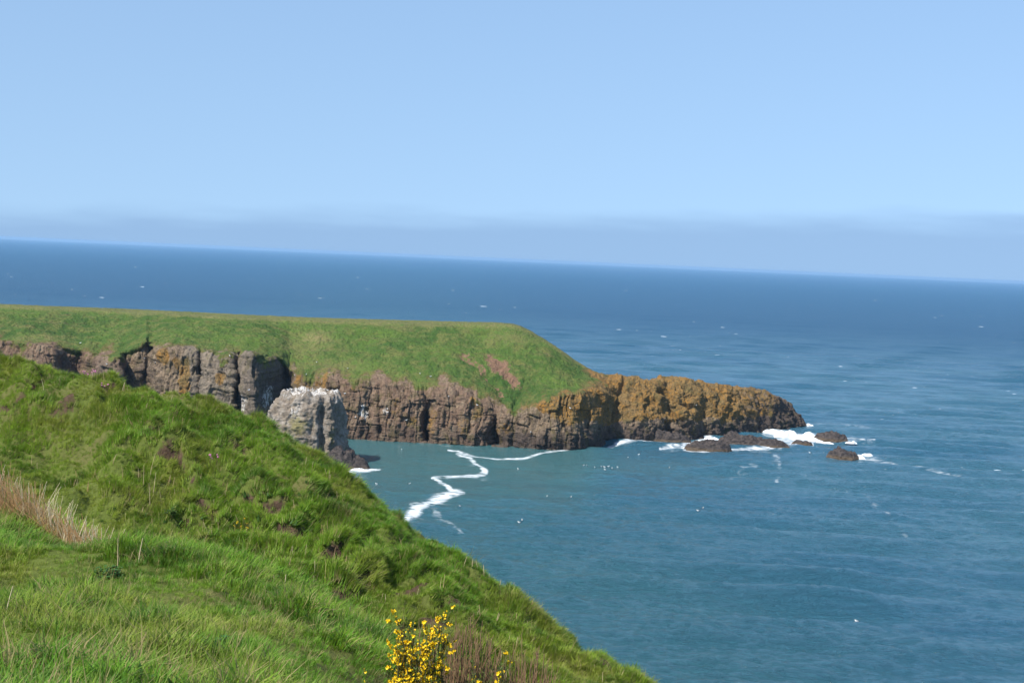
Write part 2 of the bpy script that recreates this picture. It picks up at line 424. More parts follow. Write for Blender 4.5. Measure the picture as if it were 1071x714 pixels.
# columns, blocks and ledges
bl = X + 1.8 * fbm(X, Y, Z, 14, 2, 2.0)
ribs = ridged(bl, Z * 0.28, Y * 0.3, 6.5, 4, 4.0) * 0.62 + fbm(bl, Z * 0.16, Z * 0, 2.3, 2, 9.0) * 0.40
ledg = fbm(X * 0.12, Y * 0.1, Z + 0.03 * X, 3.0, 3, 5.0)
lump = fbm(X, Y, Z, 9.0, 5, 1.0, 0.55); fineb = ridged(X, Y, Z * 0.8, 2.4, 3, 14.0)
def hsh(a, b): return np.modf(np.abs(np.sin(a * 12.9898 + b * 78.233) * 43758.5453))[0]
def blocks(w, hgt, sd):
    q = (bl + 0.5 * fbm(X, Z, Y * 0, w * 1.7, 2, sd)) / w + sd; i_ = np.floor(q)
    q2 = (Z + hsh(i_, i_ * 0 + sd) * hgt * 2 + 0.10 * X + 0.35 * fbm(X, Z, Y * 0, hgt, 2, sd + 3)) / hgt; k_ = np.floor(q2)
    crack = np.minimum(np.minimum(q - i_, 1 - q + i_) * w, np.minimum(q2 - k_, 1 - q2 + k_) * hgt * 1.6)
    return hsh(i_, k_ + sd) - 0.5 - 0.34 * (1 - sst(0.0, 0.25, crack))
blk = 1.15 * blocks(2.7, 5.0, 3.0) + 0.55 * blocks(1.15, 2.1, 8.0)
rlump = ridged(X, Y, Z, 11.0, 5, 8.0)
diag = ridged(X * 0.8 + Z * 0.9, Y * 0.5, Z * 0.2, 7.0, 3, 12.0)
disp = cliff * (1.0 * ribs + 0.25 * np.sign(ledg) * np.abs(ledg) ** 0.7 + 0.55 * lump + 0.25 * fineb + blk)
disp = disp + WR * (zone < 1.2) * (0.80 * (rlump - 0.6) + 0.9 * lump + 1.0 * (diag - 0.6) + 0.42 * (fineb - 0.5) + 0.30 * blk + 0.35 * fbm(X, Y, Z, 1.8, 3, 6.0))
edge = np.clip((846 - CX) / 12, 0.08, 1)
disp = disp + slope * (0.75 * fbm(X, Y, Z, 16, 3, 3.3) + 0.30 * fbm(X, Y, Z, 3.2, 4, 7.3) + 0.40 * np.abs(fbm(X, Y, Z, 2.2, 3, 2.6)))
disp = disp * edge * np.where(zone > 0.93, np.where(WR > .5, 0.8, 0.45), 1.0)
# gullies and slipped turf on the grass slope
g1, _ = seg_dist(hpx, hpy, [(484,371),(497,378),(508,392),(521,402),(527,415),(527,430)])
g2, _ = seg_dist(hpx, hpy, [(512,374),(522,384),(536,396)])
g3, _ = seg_dist(hpx, hpy, [(156,352),(158,362),(164,378)])
g4, _ = seg_dist(hpx, hpy, [(549,395),(543,412),(536,428)])
front = zone < 1.0
scar = np.maximum(0.62 * (1 - sst(0, 5.5, g1 + 4.5 * fbm(X, Y, Z, 3.5, 3, 4))), 0.95 * (1 - sst(1, 12.0, g2 + 5.5 * fbm(X, Y, Z, 4.5, 4, 4.4)))) * front * (hpy < 412)
disp = disp - front * ((0.9 * np.exp(-(g1 / 3.5) ** 2) + 0.8 * np.exp(-(g2 / 6.0) ** 2)) * (0.7 + fbm(X, Y, Z, 4, 3, 6.6)) + 1.3 * np.exp(-(g3 / 2.6) ** 2) + 0.6 * np.exp(-(g4 / 2.0) ** 2))
gq, _ = seg_dist(hpx, hpy, [(690,407),(704,413),(722,425)])
gr, _ = seg_dist(hpx, hpy, [(700,426),(708,436),(714,446)])
gs_, _ = seg_dist(hpx, hpy, [(755,412),(750,424)])
gt, _ = seg_dist(hpx, hpy, [(653,397),(646,412),(643,430),(640,450)])
disp = disp - front * (1.7 * np.exp(-(gt / 2.6) ** 2) + 2.2 * np.exp(-(gq / 3.2) ** 2) + 1.3 * np.exp(-(gr / 2.2) ** 2) + 1.0 * np.exp(-(gs_ / 2.2) ** 2))
lip = np.exp(-((hpx - 505) / 9) ** 2 - ((hpy - 345) / 1.6) ** 2) * front
disp = disp - 1.2 * lip
PT = PT + nrm * disp[..., None]
# keep the skyline of every column where the survey put it
_, hy_ = project(PT)
err = yt - hy_.min(0)
_k2 = np.exp(-0.5 * (np.arange(-40, 41) / 9.0) ** 2); _k2 /= _k2.sum()
err = np.convolve(np.pad(err, 40, mode='edge'), _k2, mode='valid')
PT[..., 2] -= (err * PT[nr_front - 1, :, 1] / F)[None] * np.clip(PT[..., 2] / np.maximum(PT[nr_front - 1, :, 2], 1.0)[None], 0, 1)
# ---- surface masks
cliffy = (1 - sst(0.62, 0.8, zone)) 
grassm = sst(0.44, 0.64, zone + 0.11 * fbm(X, Y * 0.3, Z * 0.25, 6, 4, 1.5) * cliffy + 0.05 * fbm(X, Y, Z, 7, 4, 1.5) + 0.03 * fbm(X, Y, Z, 1.5, 3, 2.5))
gl = 1 - sst(598, 648, CX - 26 * fbm(X, Y, Z, 7, 3, 5.5))
grassm = grassm * gl
frac = (yw[None] - hpy) / np.maximum(yw - yt, 4)[None]
lich = 1.1 * sst(520, 550, CX) * (1 - 0.55 * sst(735, 790, CX)) * (1 - sst(800, 830, CX)) * sst(0.22, 0.42, frac + 0.10 * fbm(X, Y, Z, 6, 3, 8.8))
def blob(px, py, rx, ry): return np.exp(-(((hpx - px) / rx) ** 2 + ((hpy - py) / ry) ** 2) ** 1.5) * front
for b in ((172,371,6,9,1),(194,392,7,24,.95),(186,378,8,10,.6),(233,394,6,7,.8),(313,394,3,14,.9),(341,396,4,13,.7),(327,400,22,22,.42),(375,405,14,5,.4),(415,425,8,16,.4),(455,440,5,18,.5),(487,445,6,14,.5),(530,450,10,8,.45),(353,410,5,10,.5),(430,440,8,9,.55),(495,419,4,6,.75),(500,430,12,14,.5),(470,440,8,14,.3),(400,440,16,6,.25),(565,404,4,3,.7),(20,362,22,6,.35)):
    lich = np.maximum(lich, b[4] * blob(*b[:4]))
dark = np.maximum((1 - sst(2.2, 6.5, Z + 2.2 * fbm(X, Y, Z, 6, 3, 2.2))) * (0.55 + 0.45 * sst(500, 540, CX)), sst(735, 815, CX + 55 * (0.45 - frac)))
dark = np.maximum(dark, 0.9 * np.exp(-(gq / 4.0) ** 2) * front)  # rock toned darker along the diagonal notch
dark = np.maximum(dark, 0.9 * blob(284, 408, 24, 42))  # shadow of the deep recess wall, painted into the rock colour
dark = np.maximum(dark, 0.6 * blob(75, 378, 13, 10) + 0.6 * blob(150, 385, 14, 14))  # shade of the recesses farther left, also painted into the rock
red = 0.75 * (1 - sst(110, 150, CX)) + 0.12 + 0.70 * sst(335, 360, CX) * (1 - sst(510, 545, CX)) + 0.35 * sst(600, 625, CX) * (1 - sst(640, 665, CX))
pale = sst(188, 200, CX) * (1 - sst(300, 305, CX)) + 0.5 * blob(112, 385, 16, 14)
gua = 0
for b in ((381,430,9,13,.9),(404,430,4,7,.8),(277,415,7,22,.85),(283,432,6,16,.7),(256,420,5,16,.8),(244,400,3,18,.6),(362,412,8,6,.4),(568,456,10,5,.3),(120,384,14,10,.35),(690,400,4,3,.3)):
    gua = np.maximum(gua, b[4] * blob(*b[:4]))
straw = 0
for b in ((330,352,16,9,.8),(322,358,34,14,.35),(530,352,40,8,.25),(345,382,40,10,.3),(40,352,30,5,.5)):
    straw = np.maximum(straw, b[4] * blob(*b[:4]))
straw = np.maximum(straw, 0.6 * sst(0.965, 1.0, zone))
flat = lambda a: np.asarray(a * np.ones_like(X)).ravel()
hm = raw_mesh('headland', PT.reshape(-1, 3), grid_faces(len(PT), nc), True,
              {'turf': flat(grassm), 'lichen': flat(lich), 'wet_shade': flat(dark), 'red': flat(red), 'guano': flat(gua), 'scar': flat(scar), 'straw': flat(straw), 'pale': flat(pale)})

def rock_col(n, P, red=0.0, pale=0.0):
    big = n.noise(P, 0.16, 5, 0.6); fine = n.noise(n.map(P, (1, 1, 0.45)), 1.1, 6, 0.65)
    c = n.mix(n.rng(n.mth('ADD', n.mth('MULTIPLY', big, 0.5), n.mth('MULTIPLY', fine, 0.6)), 0.36, 0.72), (0.066, 0.050, 0.036), (0.34, 0.255, 0.168))
    c = n.mix(n.mth('MULTIPLY', red, n.rng(n.noise(P, 0.35, 4), 0.25, 0.6)), c, n.mix(fine, (0.088, 0.054, 0.037), (0.33, 0.215, 0.148)))
    c = n.mix(n.mth('MULTIPLY', pale, 0.42), c, n.mix(fine, (0.13, 0.12, 0.10), (0.36, 0.325, 0.27)))
    return c, big, fine

n = N('headland_ground')
P = n.pos()
c, big, fine = rock_col(n, P, n.attr('red'), n.attr('pale'))
c = n.mix(n.mth('MULTIPLY', n.attr('wet_shade'), 0.86), c, n.mix(fine, (0.038, 0.030, 0.027), (0.115, 0.088, 0.076)))
ln = n.noise(P, 0.55, 6, 0.7)
lcol = n.mix(n.rng(n.noise(P, 0.22, 4, 0.6), 0.35, 0.65), (0.38, 0.190, 0.036), (0.26, 0.170, 0.062))
lcol = n.mix(n.rng(n.noise(P, 1.9, 4, 0.7), 0.40, 0.62), lcol, (0.165, 0.115, 0.052))
lm = n.rng(n.mth('ADD', n.attr('lichen'), n.mth('MULTIPLY', n.mth('SUBTRACT', ln, 0.5), 1.5)), 0.30, 0.62)
c = n.mix(n.mth('MULTIPLY', lm, 0.92), c, lcol)
gn = n.noise(n.map(P, (1, 1, 0.35)), 1.6, 5, 0.75)
c = n.mix(n.rng(n.mth('ADD', n.attr('guano'), n.mth('MULTIPLY', n.mth('SUBTRACT', gn, 0.5), 2.2)), 0.72, 0.98), c, (0.68, 0.66, 0.62))
# turf
tb = n.noise(P, 0.055, 5, 0.6); tf = n.noise(P, 0.9, 6, 0.7); tm = n.noise(P, 0.25, 5, 0.65)
t = n.mix(n.rng(tb, 0.36, 0.64), (0.052, 0.112, 0.022), (0.105, 0.175, 0.032))
t = n.mix(n.rng(tm, 0.42, 0.66), t, (0.150, 0.170, 0.048))
t = n.mix(n.rng(n.noise(n.map(P, (0.5, 1.2, 2.0)), 0.16, 6, 0.7), 0.56, 0.70, 0, 0.55), t, (0.19, 0.145, 0.070))
t = n.mix(n.rng(tf, 0.45, 0.70, 0, 0.65), t, (0.045, 0.075, 0.022))
t = n.mix(n.mth('MULTIPLY', n.attr('straw'), n.rng(tf, 0.30, 0.65)), t, (0.30, 0.245, 0.11))
soil = n.mix(tf, (0.15, 0.085, 0.052), (0.33, 0.20, 0.13))
sm = n.rng(n.mth('ADD', n.attr('scar'), n.mth('MULTIPLY', n.mth('SUBTRACT', tf, 0.5), 2.2)), 0.42, 0.75)
t = n.mix(sm, t, soil)
mg = n.rng(n.mth('ADD', n.attr('turf'), n.mth('MULTIPLY', n.mth('SUBTRACT', tm, 0.5), 0.9)), 0.45, 0.98, 0.85, 0.0)
t = n.mix(n.mth('MULTIPLY', mg, n.rng(tf, 0.25, 0.6)), t, n.mix(tm, (0.13, 0.095, 0.035), (0.22, 0.165, 0.065)))
tmask = n.rng(n.mth('ADD', n.attr('turf'), n.mth('MULTIPLY', n.mth('SUBTRACT', n.noise(P, 0.7, 6, 0.7), 0.5), 1.3)), 0.33, 0.60)
c = n.mix(tmask, c, t)
bh = n.mth('ADD', n.noise(P, 1.6, 7, 0.7), n.mth('MULTIPLY', n.noise(n.map(P, (1, 1, 0.3)), 0.6, 4, 0.6), 1.5))
moss = n.rng(n.noise(n.map(P, (1, 1, 0.7)), 0.42, 5, 0.65), 0.52, 0.66, 0, 0.55)
n.pbr(n.mix(n.mth('MULTIPLY', moss, n.mth('SUBTRACT', 1.0, tmask)), c, (0.115, 0.100, 0.040)), 0.9, n.bump(bh, 1.0), 0.12)
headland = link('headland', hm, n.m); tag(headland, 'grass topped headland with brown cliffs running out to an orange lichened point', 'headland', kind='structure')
HEAD_MAT = n.m

# ------------------------------------------------------------------ ROCKS IN THE SEA
n = N('wet_skerry_rock')
P = n.pos(); rf = n.noise(P, 1.2, 7, 0.68)
c = n.mix(n.rng(rf, 0.32, 0.70), (0.018, 0.015, 0.014), (0.090, 0.070, 0.060))
sp = n.new('ShaderNodeSeparateXYZ'); n.t.links.new(P, sp.inputs[0])
low = n.rng(n.mth('ADD', sp.outputs['Z'], n.mth('MULTIPLY', rf, 1.2)), 0.9, 1.5, 1, 0)
c = n.mix(n.mth('MULTIPLY', low, 0.7), c, (0.115, 0.080, 0.045))
n.pbr(c, 0.62, n.bump(n.mth('ADD', rf, n.noise(n.map(P, (1, 1, 2.5)), 0.7, 4)), 0.55), 0.35)
SKERRY = n.m

def rock_mesh(name, L, Wd, Hh, seed, rough=0.5, skew=0.0, peaks=()):
    """low reef rock: outline grid with noisy relief, flanks going below the water"""
    nu, nv = 110, 46
    u = np.linspace(0, 2 * math.pi, nu, endpoint=False); v = np.linspace(0, 1, nv)
    U, Vv = np.meshgrid(u, v)
    rad = np.sin(Vv * math.pi / 2) ** 0.8
    out = 1 + 0.22 * fbm(np.cos(U) * 1.3, np.sin(U) * 1.3, 0 * U, 1.0, 3, seed)
    x = np.cos(U) * rad * out * L / 2; y = np.sin(U) * rad * out * Wd / 2
    z = Hh * (np.cos(Vv * math.pi / 2) ** 0.75) * 1.0
    for (pxx, amt, wid) in peaks: z = z * (1 + amt * np.exp(-((x / L - pxx) / wid) ** 2))
    z = z * (1 + skew * x / L)
    nz = ridged(x, y, z * 1.4, max(L * 0.22, 1.6), 5, seed) * Hh * rough * 0.42 + fbm(x, y, z, 1.4, 4, seed + 3) * 0.28 * min(Hh, 2)
    k = np.clip(1.25 - rad ** 3, 0, 1)
    z = z + nz * k
    x = x + fbm(x, y, z, 2.5, 3, seed + 5) * 0.35; y = y + fbm(x, y, z, 2.5, 3, seed + 8) * 0.35
    z = z - 1.6 * rad ** 6 - 0.15
    pts = np.stack([x, y, z], -1).reshape(-1, 3)
    me = raw_mesh(name, pts, grid_faces(nv, nu, True)[:, ::-1], True)
    return me

def sea_rock(px0, px1, py, hpix, label, seed, rough=0.5, skew=0.0, peaks=(), wid=0.55, rz=0.0):
    c = at_z((px0 + px1) / 2, py); m = c[1] / F
    L = (px1 - px0) * m; Hh = hpix * m
    Wd = L * wid
    c = c + np.array([c[0], c[1], 0]) / np.hypot(c[0], c[1]) * Wd * 0.42
    o = link('sea_rock', rock_mesh('sea_rock', L * 1.02, Wd, Hh, seed, rough, skew, peaks), SKERRY, loc=(c[0], c[1], 0.0))
    o.rotation_euler.z = rz - math.atan2(c[0], c[1])
    return tag(o, label, 'rock', 'wave washed rocks off the headland point')
sea_rock(714, 767, 471.5, 8.5, 'low dark rock split by a white gush of foam, nearest the bay', 3.1, 0.45, 0.25, ((0.30, 0.25, 0.12),), 0.40)
sea_rock(746, 828, 467.0, 8.0, 'longest dark brown reef rock lying below the orange point', 6.2, 0.5, -0.7, ((-0.28, 0.35, 0.08), (0.25, 0.12, 0.1)), 0.28)
sea_rock(827, 850, 465.5, 4.0, 'smallest flat rock awash at the end of the long reef', 8.0, 0.5, 0.0, (), 0.6)
sea_rock(852, 890, 461.0, 6.5, 'rounded dark rock standing off the tip of the point', 9.4, 0.5, 0.0, ((-0.05, 0.2, 0.15),), 0.55)
sea_rock(864, 900, 479.5, 6.0, 'jagged pointed rock with white surf on its seaward side', 12.7, 0.75, -0.5, ((-0.18, 0.4, 0.12),), 0.7)
sea_rock(672, 722, 462.0, 9.0, 'dark soaked ledge at the foot of the orange cliff', 15.3, 0.4, -0.3, (), 0.35)

# surf: heaps of broken water round the point and the rocks
V, Fc = [], []
def surf_heap(px, py, wpx, hpx_, dpx=None, seed=0.0):
    c = at_z(px, py); m = c[1] / F
    L = wpx * m; Hh = hpx_ * m; Dp = max(L * 0.28, 2.0) if dpx is None else dpx
    nu, nv = 40, 16
    u = np.linspace(-1, 1, nu); v = np.linspace(-1, 1, nv); U, Vv = np.meshgrid(u, v)
    x = U * L / 2; y = Vv * Dp / 2
    f = np.clip(1 - U ** 2, 0, 1) ** 0.6 * np.clip(1 - Vv ** 2, 0, 1) ** 0.7
    z = Hh * f * (0.75 + 0.55 * fbm(x, y, 0 * x + seed, max(1.2, Hh * 1.6), 4, seed)) - 0.12
    y = y + fbm(x, y, 0 * x, 2.0, 3, seed + 4) * 0.6
    b = len(V); V.extend(np.stack([x + c[0], y + c[1], z], -1).reshape(-1, 3).tolist())
    Fc.extend((grid_faces(nv, nu) + b).tolist())
for a in ((808,454,22,9),(822,457,26,10),(842,458,26,6.5),(853,461,16,4),(734,464,22,5),(745,459,16,4),(758,471,6,4.2),(905,477.5,20,4.5),(898,479,14,5),(890,463,12,3),(830,466,22,2.6),(800,467.5,30,1.6),(655,462.5,40,1.4),(700,465,26,1.8),(376,491.5,22,2.6),(390,492,14,1.6),(845,445,12,3),(862,463,20,2)):
    surf_heap(*a, seed=a[0] * 0.37)
sf = link('surf', raw_mesh('surf', V, np.array(Fc)), FOAM); tag(sf, 'white broken surf heaped against the rocks and the point', 'surf', kind='stuff')

# ------------------------------------------------------------------ SEA STACK
def stack_mesh():
    D0 = 352.0; m = D0 / F
    rows_ = [(494, 284, 372), (482, 278, 364), (470, 277, 358.5), (455, 279, 356.5), (440, 283, 356.5), (430, 287, 356.5), (422, 293, 355), (416, 298, 353), (414, 300, 351), (412.8, 303, 348)]
    ys = np.array([r[0] for r in rows_]); xl = np.array([r[1] for r in rows_]); xr = np.array([r[2] for r in rows_])
    nv, nu = 150, 260
    pys = np.linspace(494, 412.8, nv)
    u = np.linspace(0, 2 * math.pi, nu, endpoint=False)
    out = []
    for py in pys:
        a = np.interp(-py, -ys, xl); b = np.interp(-py, -ys, xr)
        c = at_depth((a + b) / 2, py, D0); hw = (b - a) / 2 * m
        dep = hw * 0.85
        e = 0.72
        cu = np.sign(np.cos(u)) * np.abs(np.cos(u)) ** e; su = np.sign(np.sin(u)) * np.abs(np.sin(u)) ** e
        out.append(np.stack([c[0] + cu * hw, c[1] + su * dep + dep * 0.2, np.full(nu, c[2])], -1))
    topc = out[-1]
    cen = topc.mean(0)
    for k in range(1, 30):
        s = 1 - k / 29.5; q = cen + (topc - cen) * s; q[:, 2] = topc[:, 2] + 0.25 * (1 - s * s); out.append(q)
    P_ = np.stack(out)
    gu = np.roll(P_, -1, 1) - np.roll(P_, 1, 1); gv = np.gradient(P_, axis=0)
    nn = np.cross(gu, gv); nn /= np.linalg.norm(nn, axis=-1, keepdims=True) + 1e-9
    x, y, z = P_[..., 0], P_[..., 1], P_[..., 2]
    topf = np.zeros(P_.shape[:2]); topf[nv:] = 1
    th = np.arctan2(y - y.mean(), x - x.mean())
    wob = x * 0.7 + y * 0.7 + 0.8 * fbm(x, y, z, 6, 2, 1.1)
    d = (1 - topf) * (0.6 * ridged(x * 0.9, y * 0.9, z * 0.35, 4.2, 4, 2.0) + 0.5 * fbm(x, y, z * 0.2, 1.6, 3, 5.0)) + (0.6 * fbm(x, y, z, 2.6, 5, 3.0, 0.6) + 0.22 * ridged(x, y, z, 1.3, 3, 7.0)) * (1 - 0.6 * topf)
    hx, hy = project(P_)
    fr = (y < y.mean())
    for (c_, w_, a_) in ((336.5, 3.0, 1.8), (352, 3.2, 1.3)):
        d = d - fr * (1 - topf) * a_ * np.exp(-((hx - c_) / w_) ** 2) * sst(420, 432, hy)
    P_ = P_ + nn * d[..., None]
    g = np.maximum(topf * 0.82, sst(436, 412, hy) if False else (1 - sst(411, 428, hy)) * 0.70)
    g = np.maximum(g, 0.8 * np.exp(-((hx - 308) / 9) ** 2 - ((hy - 430) / 12) ** 2))
    g = np.maximum(g, 0.65 * np.exp(-((hx - 350) / 6) ** 2 - ((hy - 420) / 9) ** 2))
    li = 0.5 * np.exp(-((hx - 312) / 16) ** 2 - ((hy - 445) / 14) ** 2) + 0.35 * np.exp(-((hx - 346) / 5) ** 2 - ((hy - 455) / 20) ** 2)
    wet_shade = 1 - sst(1.2, 3.5, z + fbm(x, y, z, 3, 2, 1))  # on the stack this is only the wet foot
    me = raw_mesh('sea_stack', P_.reshape(-1, 3), grid_faces(len(P_), nu, True), True, {'guano': g.ravel(), 'lichen': (li * np.ones_like(x)).ravel(), 'wet_shade': wet_shade.ravel()})
    return me
n = N('stack_rock')
P = n.pos()
c, big, fine = rock_col(n, P, 0.25, 1.0)
c = n.mix(n.rng(n.noise(P, 0.5, 6, 0.7), 0.40, 0.66, 0, 0.55), c, (0.42, 0.39, 0.35))
ln = n.noise(P, 0.8, 6, 0.7)
c = n.mix(n.rng(n.mth('ADD', n.attr('lichen'), n.mth('SUBTRACT', ln, 0.5)), 0.2, 0.5, 0, 0.75), c, (0.19, 0.17, 0.055))
c = n.mix(n.mth('MULTIPLY', n.attr('wet_shade'), 0.85), c, n.mix(fine, (0.035, 0.028, 0.026), (0.10, 0.08, 0.07)))
gn = n.noise(n.map(P, (1, 1, 0.5)), 1.5, 6, 0.75)
c = n.mix(n.rng(n.mth('ADD', n.attr('guano'), n.mth('MULTIPLY', n.mth('SUBTRACT', gn, 0.5), 2.4)), 0.62, 1.0), c, (0.74, 0.71, 0.66))
n.pbr(c, 0.9, n.bump(n.mth('ADD', n.noise(P, 1.8, 7, 0.7), n.noise(n.map(P, (1, 1, 0.3)), 0.9, 4)), 0.7), 0.15)
stack_o = link('sea_stack', stack_mesh(), n.m); tag(stack_o, 'square sea stack whitened by seabird droppings, standing in the bay before the cliffs', 'sea stack')
sk_o = sea_rock(338, 388, 491.0, 11, 'jagged dark reef at the foot of the whitened sea stack', 21.0, 0.8, -0.5, ((0.05, 0.5, 0.08), (-0.2, 0.6, 0.12)), 0.5)

# ------------------------------------------------------------------ NEAR HILLSIDE
ctrl = []
def cp(px, py, d): ctrl.append(at_depth(px, py, d))
crest_pts = [(-160,330,48),(-80,350,46),(0,369,44),(50,381,43.3),(100,392,42.7),(150,402,42),(200,412,41.4),(250,428,40.7),(300,453,40),(340,477,39.3),(380,504,38.4),(420,535,37.2),(470,570,36),(520,606,34.9),(570,642,33.8),(620,676,32.7),(690,716,31.2),(760,765,29.8),(900,870,27)]
for p in crest_pts: cp(*p)
for (x, y, d) in [(-100,440,41),(0,420,41),(0,480,38.5),(0,525,36.2),(100,440,39.6),(100,500,36.8),(100,560,34.6),(200,460,38.2),(200,520,35.6),(200,580,33.4),(300,500,37),(300,560,34.2),(300,615,32.0),(380,550,35.6),(380,610,32.8),(380,660,30.6),(450,610,33.4),(450,670,30.6),(450,740,28),(520,660,31.8),(520,740,28.6),(600,715,30),(620,780,27)]: cp(x, y, d)
# gully between the bank and the near mound (hidden behind the mound's brow)
for (x, y, d) in [(-80,555,29),(0,568,29.5),(60,590,28.8),(120,610,28),(200,625,26.5),(290,650,24.5),(370,700,22),(440,780,19)]: cp(x, y, d)
# brow and top of the near mound
for (x, y, d) in [(-120,530,23),(0,549,22),(60,573,21),(120,592,20),(200,598,19),(290,612,17.3),(360,646,15.4),(410,690,13.8),(440,735,12.4),(470,790,11.2)]: cp(x, y, d)
for (x, y, d) in [(-60,640,14),(0,620,15.5),(0,714,9.6),(100,660,12.4),(200,660,12.8),(200,714,9.8),(300,680,11.8),(300,730,9.6),(400,760,9.8),(520,800,10.0),(640,860,10.5)]: cp(x, y, d)
ctrl += [np.array(p, float) for p in [(0,0,48.3),(-4,0,48.4),(4,1,47.6),(0,4,48.0),(-8,3,48.2),(0,-12,49.3),(-14,-6,49.6),(12,-6,47),(12,6,43.5),(12,16,38.5),(22,0,38),(22,18,30),(40,-10,24),(40,20,12),(60,0,-3),(60,30,-4),(38,45,-3),(-25,10,48.6),(-45,0,50.0),(-45,30,49),(-45,50,48.6),(-80,20,50),(-80,60,48),(-40,-30,50.3),(20,-35,46),(-26,22,46.9),(-26,36,46.0),(-24,46,47.6),(-80,-30,50)]]
C0 = np.array([at_depth(*p) for p in crest_pts])
NB = len(ctrl)
for q in C0[::2]:
    d = (q[:2] - CAM[:2]); d /= np.linalg.norm(d)
    for s, dz in ((2.5, -0.9), (7, -4.2), (16, -12), (32, -30), (55, -55)):
        s_ = s * (1 if q[0] > -14 else 1.6)
        ctrl.append(np.array([q[0] + d[0] * s_ * 0.9 + 0.35 * s_, q[1] + d[1] * s_, max(q[2] + dz, -6)]))
ctrl = np.array(ctrl)
def tps_fit(c, lam=0.02):
    m = len(c); d = np.linalg.norm(c[:, None, :2] - c[None, :, :2], axis=-1)
    K = np.where(d > 0, d * d * np.log(d + 1e-9), 0) + lam * np.eye(m)
    Pm = np.c_[np.ones(m), c[:, :2]]
    M = np.zeros((m + 3, m + 3)); M[:m, :m] = K; M[:m, m:] = Pm; M[m:, :m] = Pm.T
    return np.linalg.solve(M, np.r_[c[:, 2], 0, 0, 0])
_w = tps_fit(ctrl)
def base_h(x, y):
    x = np.asarray(x, float); sh = x.shape; x = x.ravel(); y = np.asarray(y, float).ravel()
    o = np.empty_like(x); m = len(ctrl)
    for i in range(0, len(x), 20000):
        d2 = (x[i:i+20000, None] - ctrl[None, :, 0]) ** 2 + (y[i:i+20000, None] - ctrl[None, :, 1]) ** 2
        o[i:i+20000] = (0.5 * d2 * np.log(d2 + 1e-12)) @ _w[:m] + _w[m] + _w[m+1] * x[i:i+20000] + _w[m+2] * y[i:i+20000]
    return np.clip(o, -5, 51.0).reshape(sh)
def _refit(rounds=10):
    global _w
    for it in range(rounds):
        for i, (cpx, cpy, cd) in enumerate(crest_pts):
            q0 = at_depth(cpx, cpy, cd); k = q0[0] / q0[1]
            Yv = np.arange(16, 62, 0.3)
            hh = base_h(k * Yv, Yv) + detail(k * Yv, Yv) + 0.17
            _, py_ = project(np.stack([k * Yv, Yv, hh], -1))
            dz_ = 0.8 * np.clip((cpy - py_.min()) * cd / F, -1.5, 1.5)
            ctrl[i, 2] -= dz_
            if i % 2 == 0: ctrl[NB + (i // 2) * 5:NB + (i // 2) * 5 + 3, 2] -= dz_
            else:
                for h_ in (i // 2, i // 2 + 1): ctrl[NB + h_ * 5:NB + h_ * 5 + 2, 2] -= 0.4 * dz_
        _w = tps_fit(ctrl)
    er = []
    for (cpx, cpy, cd) in crest_pts:
        q0 = at_depth(cpx, cpy, cd); k = q0[0] / q0[1]; Yv = np.arange(6, 62, 0.3)
        _, py_ = project(np.stack([k * Yv, Yv, base_h(k * Yv, Yv) + detail(k * Yv, Yv)], -1)); er.append((round(float(py_.min() - cpy)), round(float(Yv[py_.argmin()]))))
    import sys; print('crest error px', er, file=sys.stderr)
def hit(px, py, hf):
    d = ray(px, py); t = np.arange(5, 75, 0.04) / d[1]
    p = CAM + t[:, None] * d
    b = np.nonzero(p[:, 2] <= hf(p[:, 0], p[:, 1]))[0]
    return p[b[0]] if len(b) else p[-1]
def detail(x, y):
    nearf = sst(26, 33, y + 0.25 * x * (x > 0))                       # the bank is lumpier than the mound
    mound = 1 - nearf
    big = fbm(x, y, 0, 4.6, 3, 2.0) * 0.50 + fbm(x, y, 0, 1.7, 3, 6.0) * 0.30
    tus = np.abs(fbm(x, y, 0, 1.1, 2, 11.0)) * 0.50 + np.abs(fbm(x, y, 0, 0.5, 2, 31.0)) * 0.12
    h = nearf * (big + tus - 0.16) + mound * (fbm(x, y, 0, 3.0, 3, 9.0) * 0.14 + np.abs(fbm(x, y, 0, 0.8, 2, 31.0)) * 0.12 + fbm(x, y, 0, 0.7, 2, 4.0) * 0.05)
    fade = sst(3.5, 9, np.hypot(x, y)) * (1 - 0.9 * (sst(70, 90, y)))
    s = 0; wv = fbm(x, y, 0, 0.55, 3, 15.0) * 0.20; wu = fbm(x, y, 0, 0.6, 3, 25.0) * 0.35
    for (a, b, gx, gy, ra, rb, dd) in scr:
        v = (x - a) * gx + (y - b) * gy; u = (x - a) * gy - (y - b) * gx
        v = v + 0.12 * np.sin(u * 5.0 + a)
        v = v + wv; u = u + wu
        s = s + dd * 1.25 * np.exp(-(u / ra) ** 2 - (v / (rb * 1.5)) ** 2) * np.tanh(v / (rb * 0.22))
    return h * fade + s
scr = []
_refit()
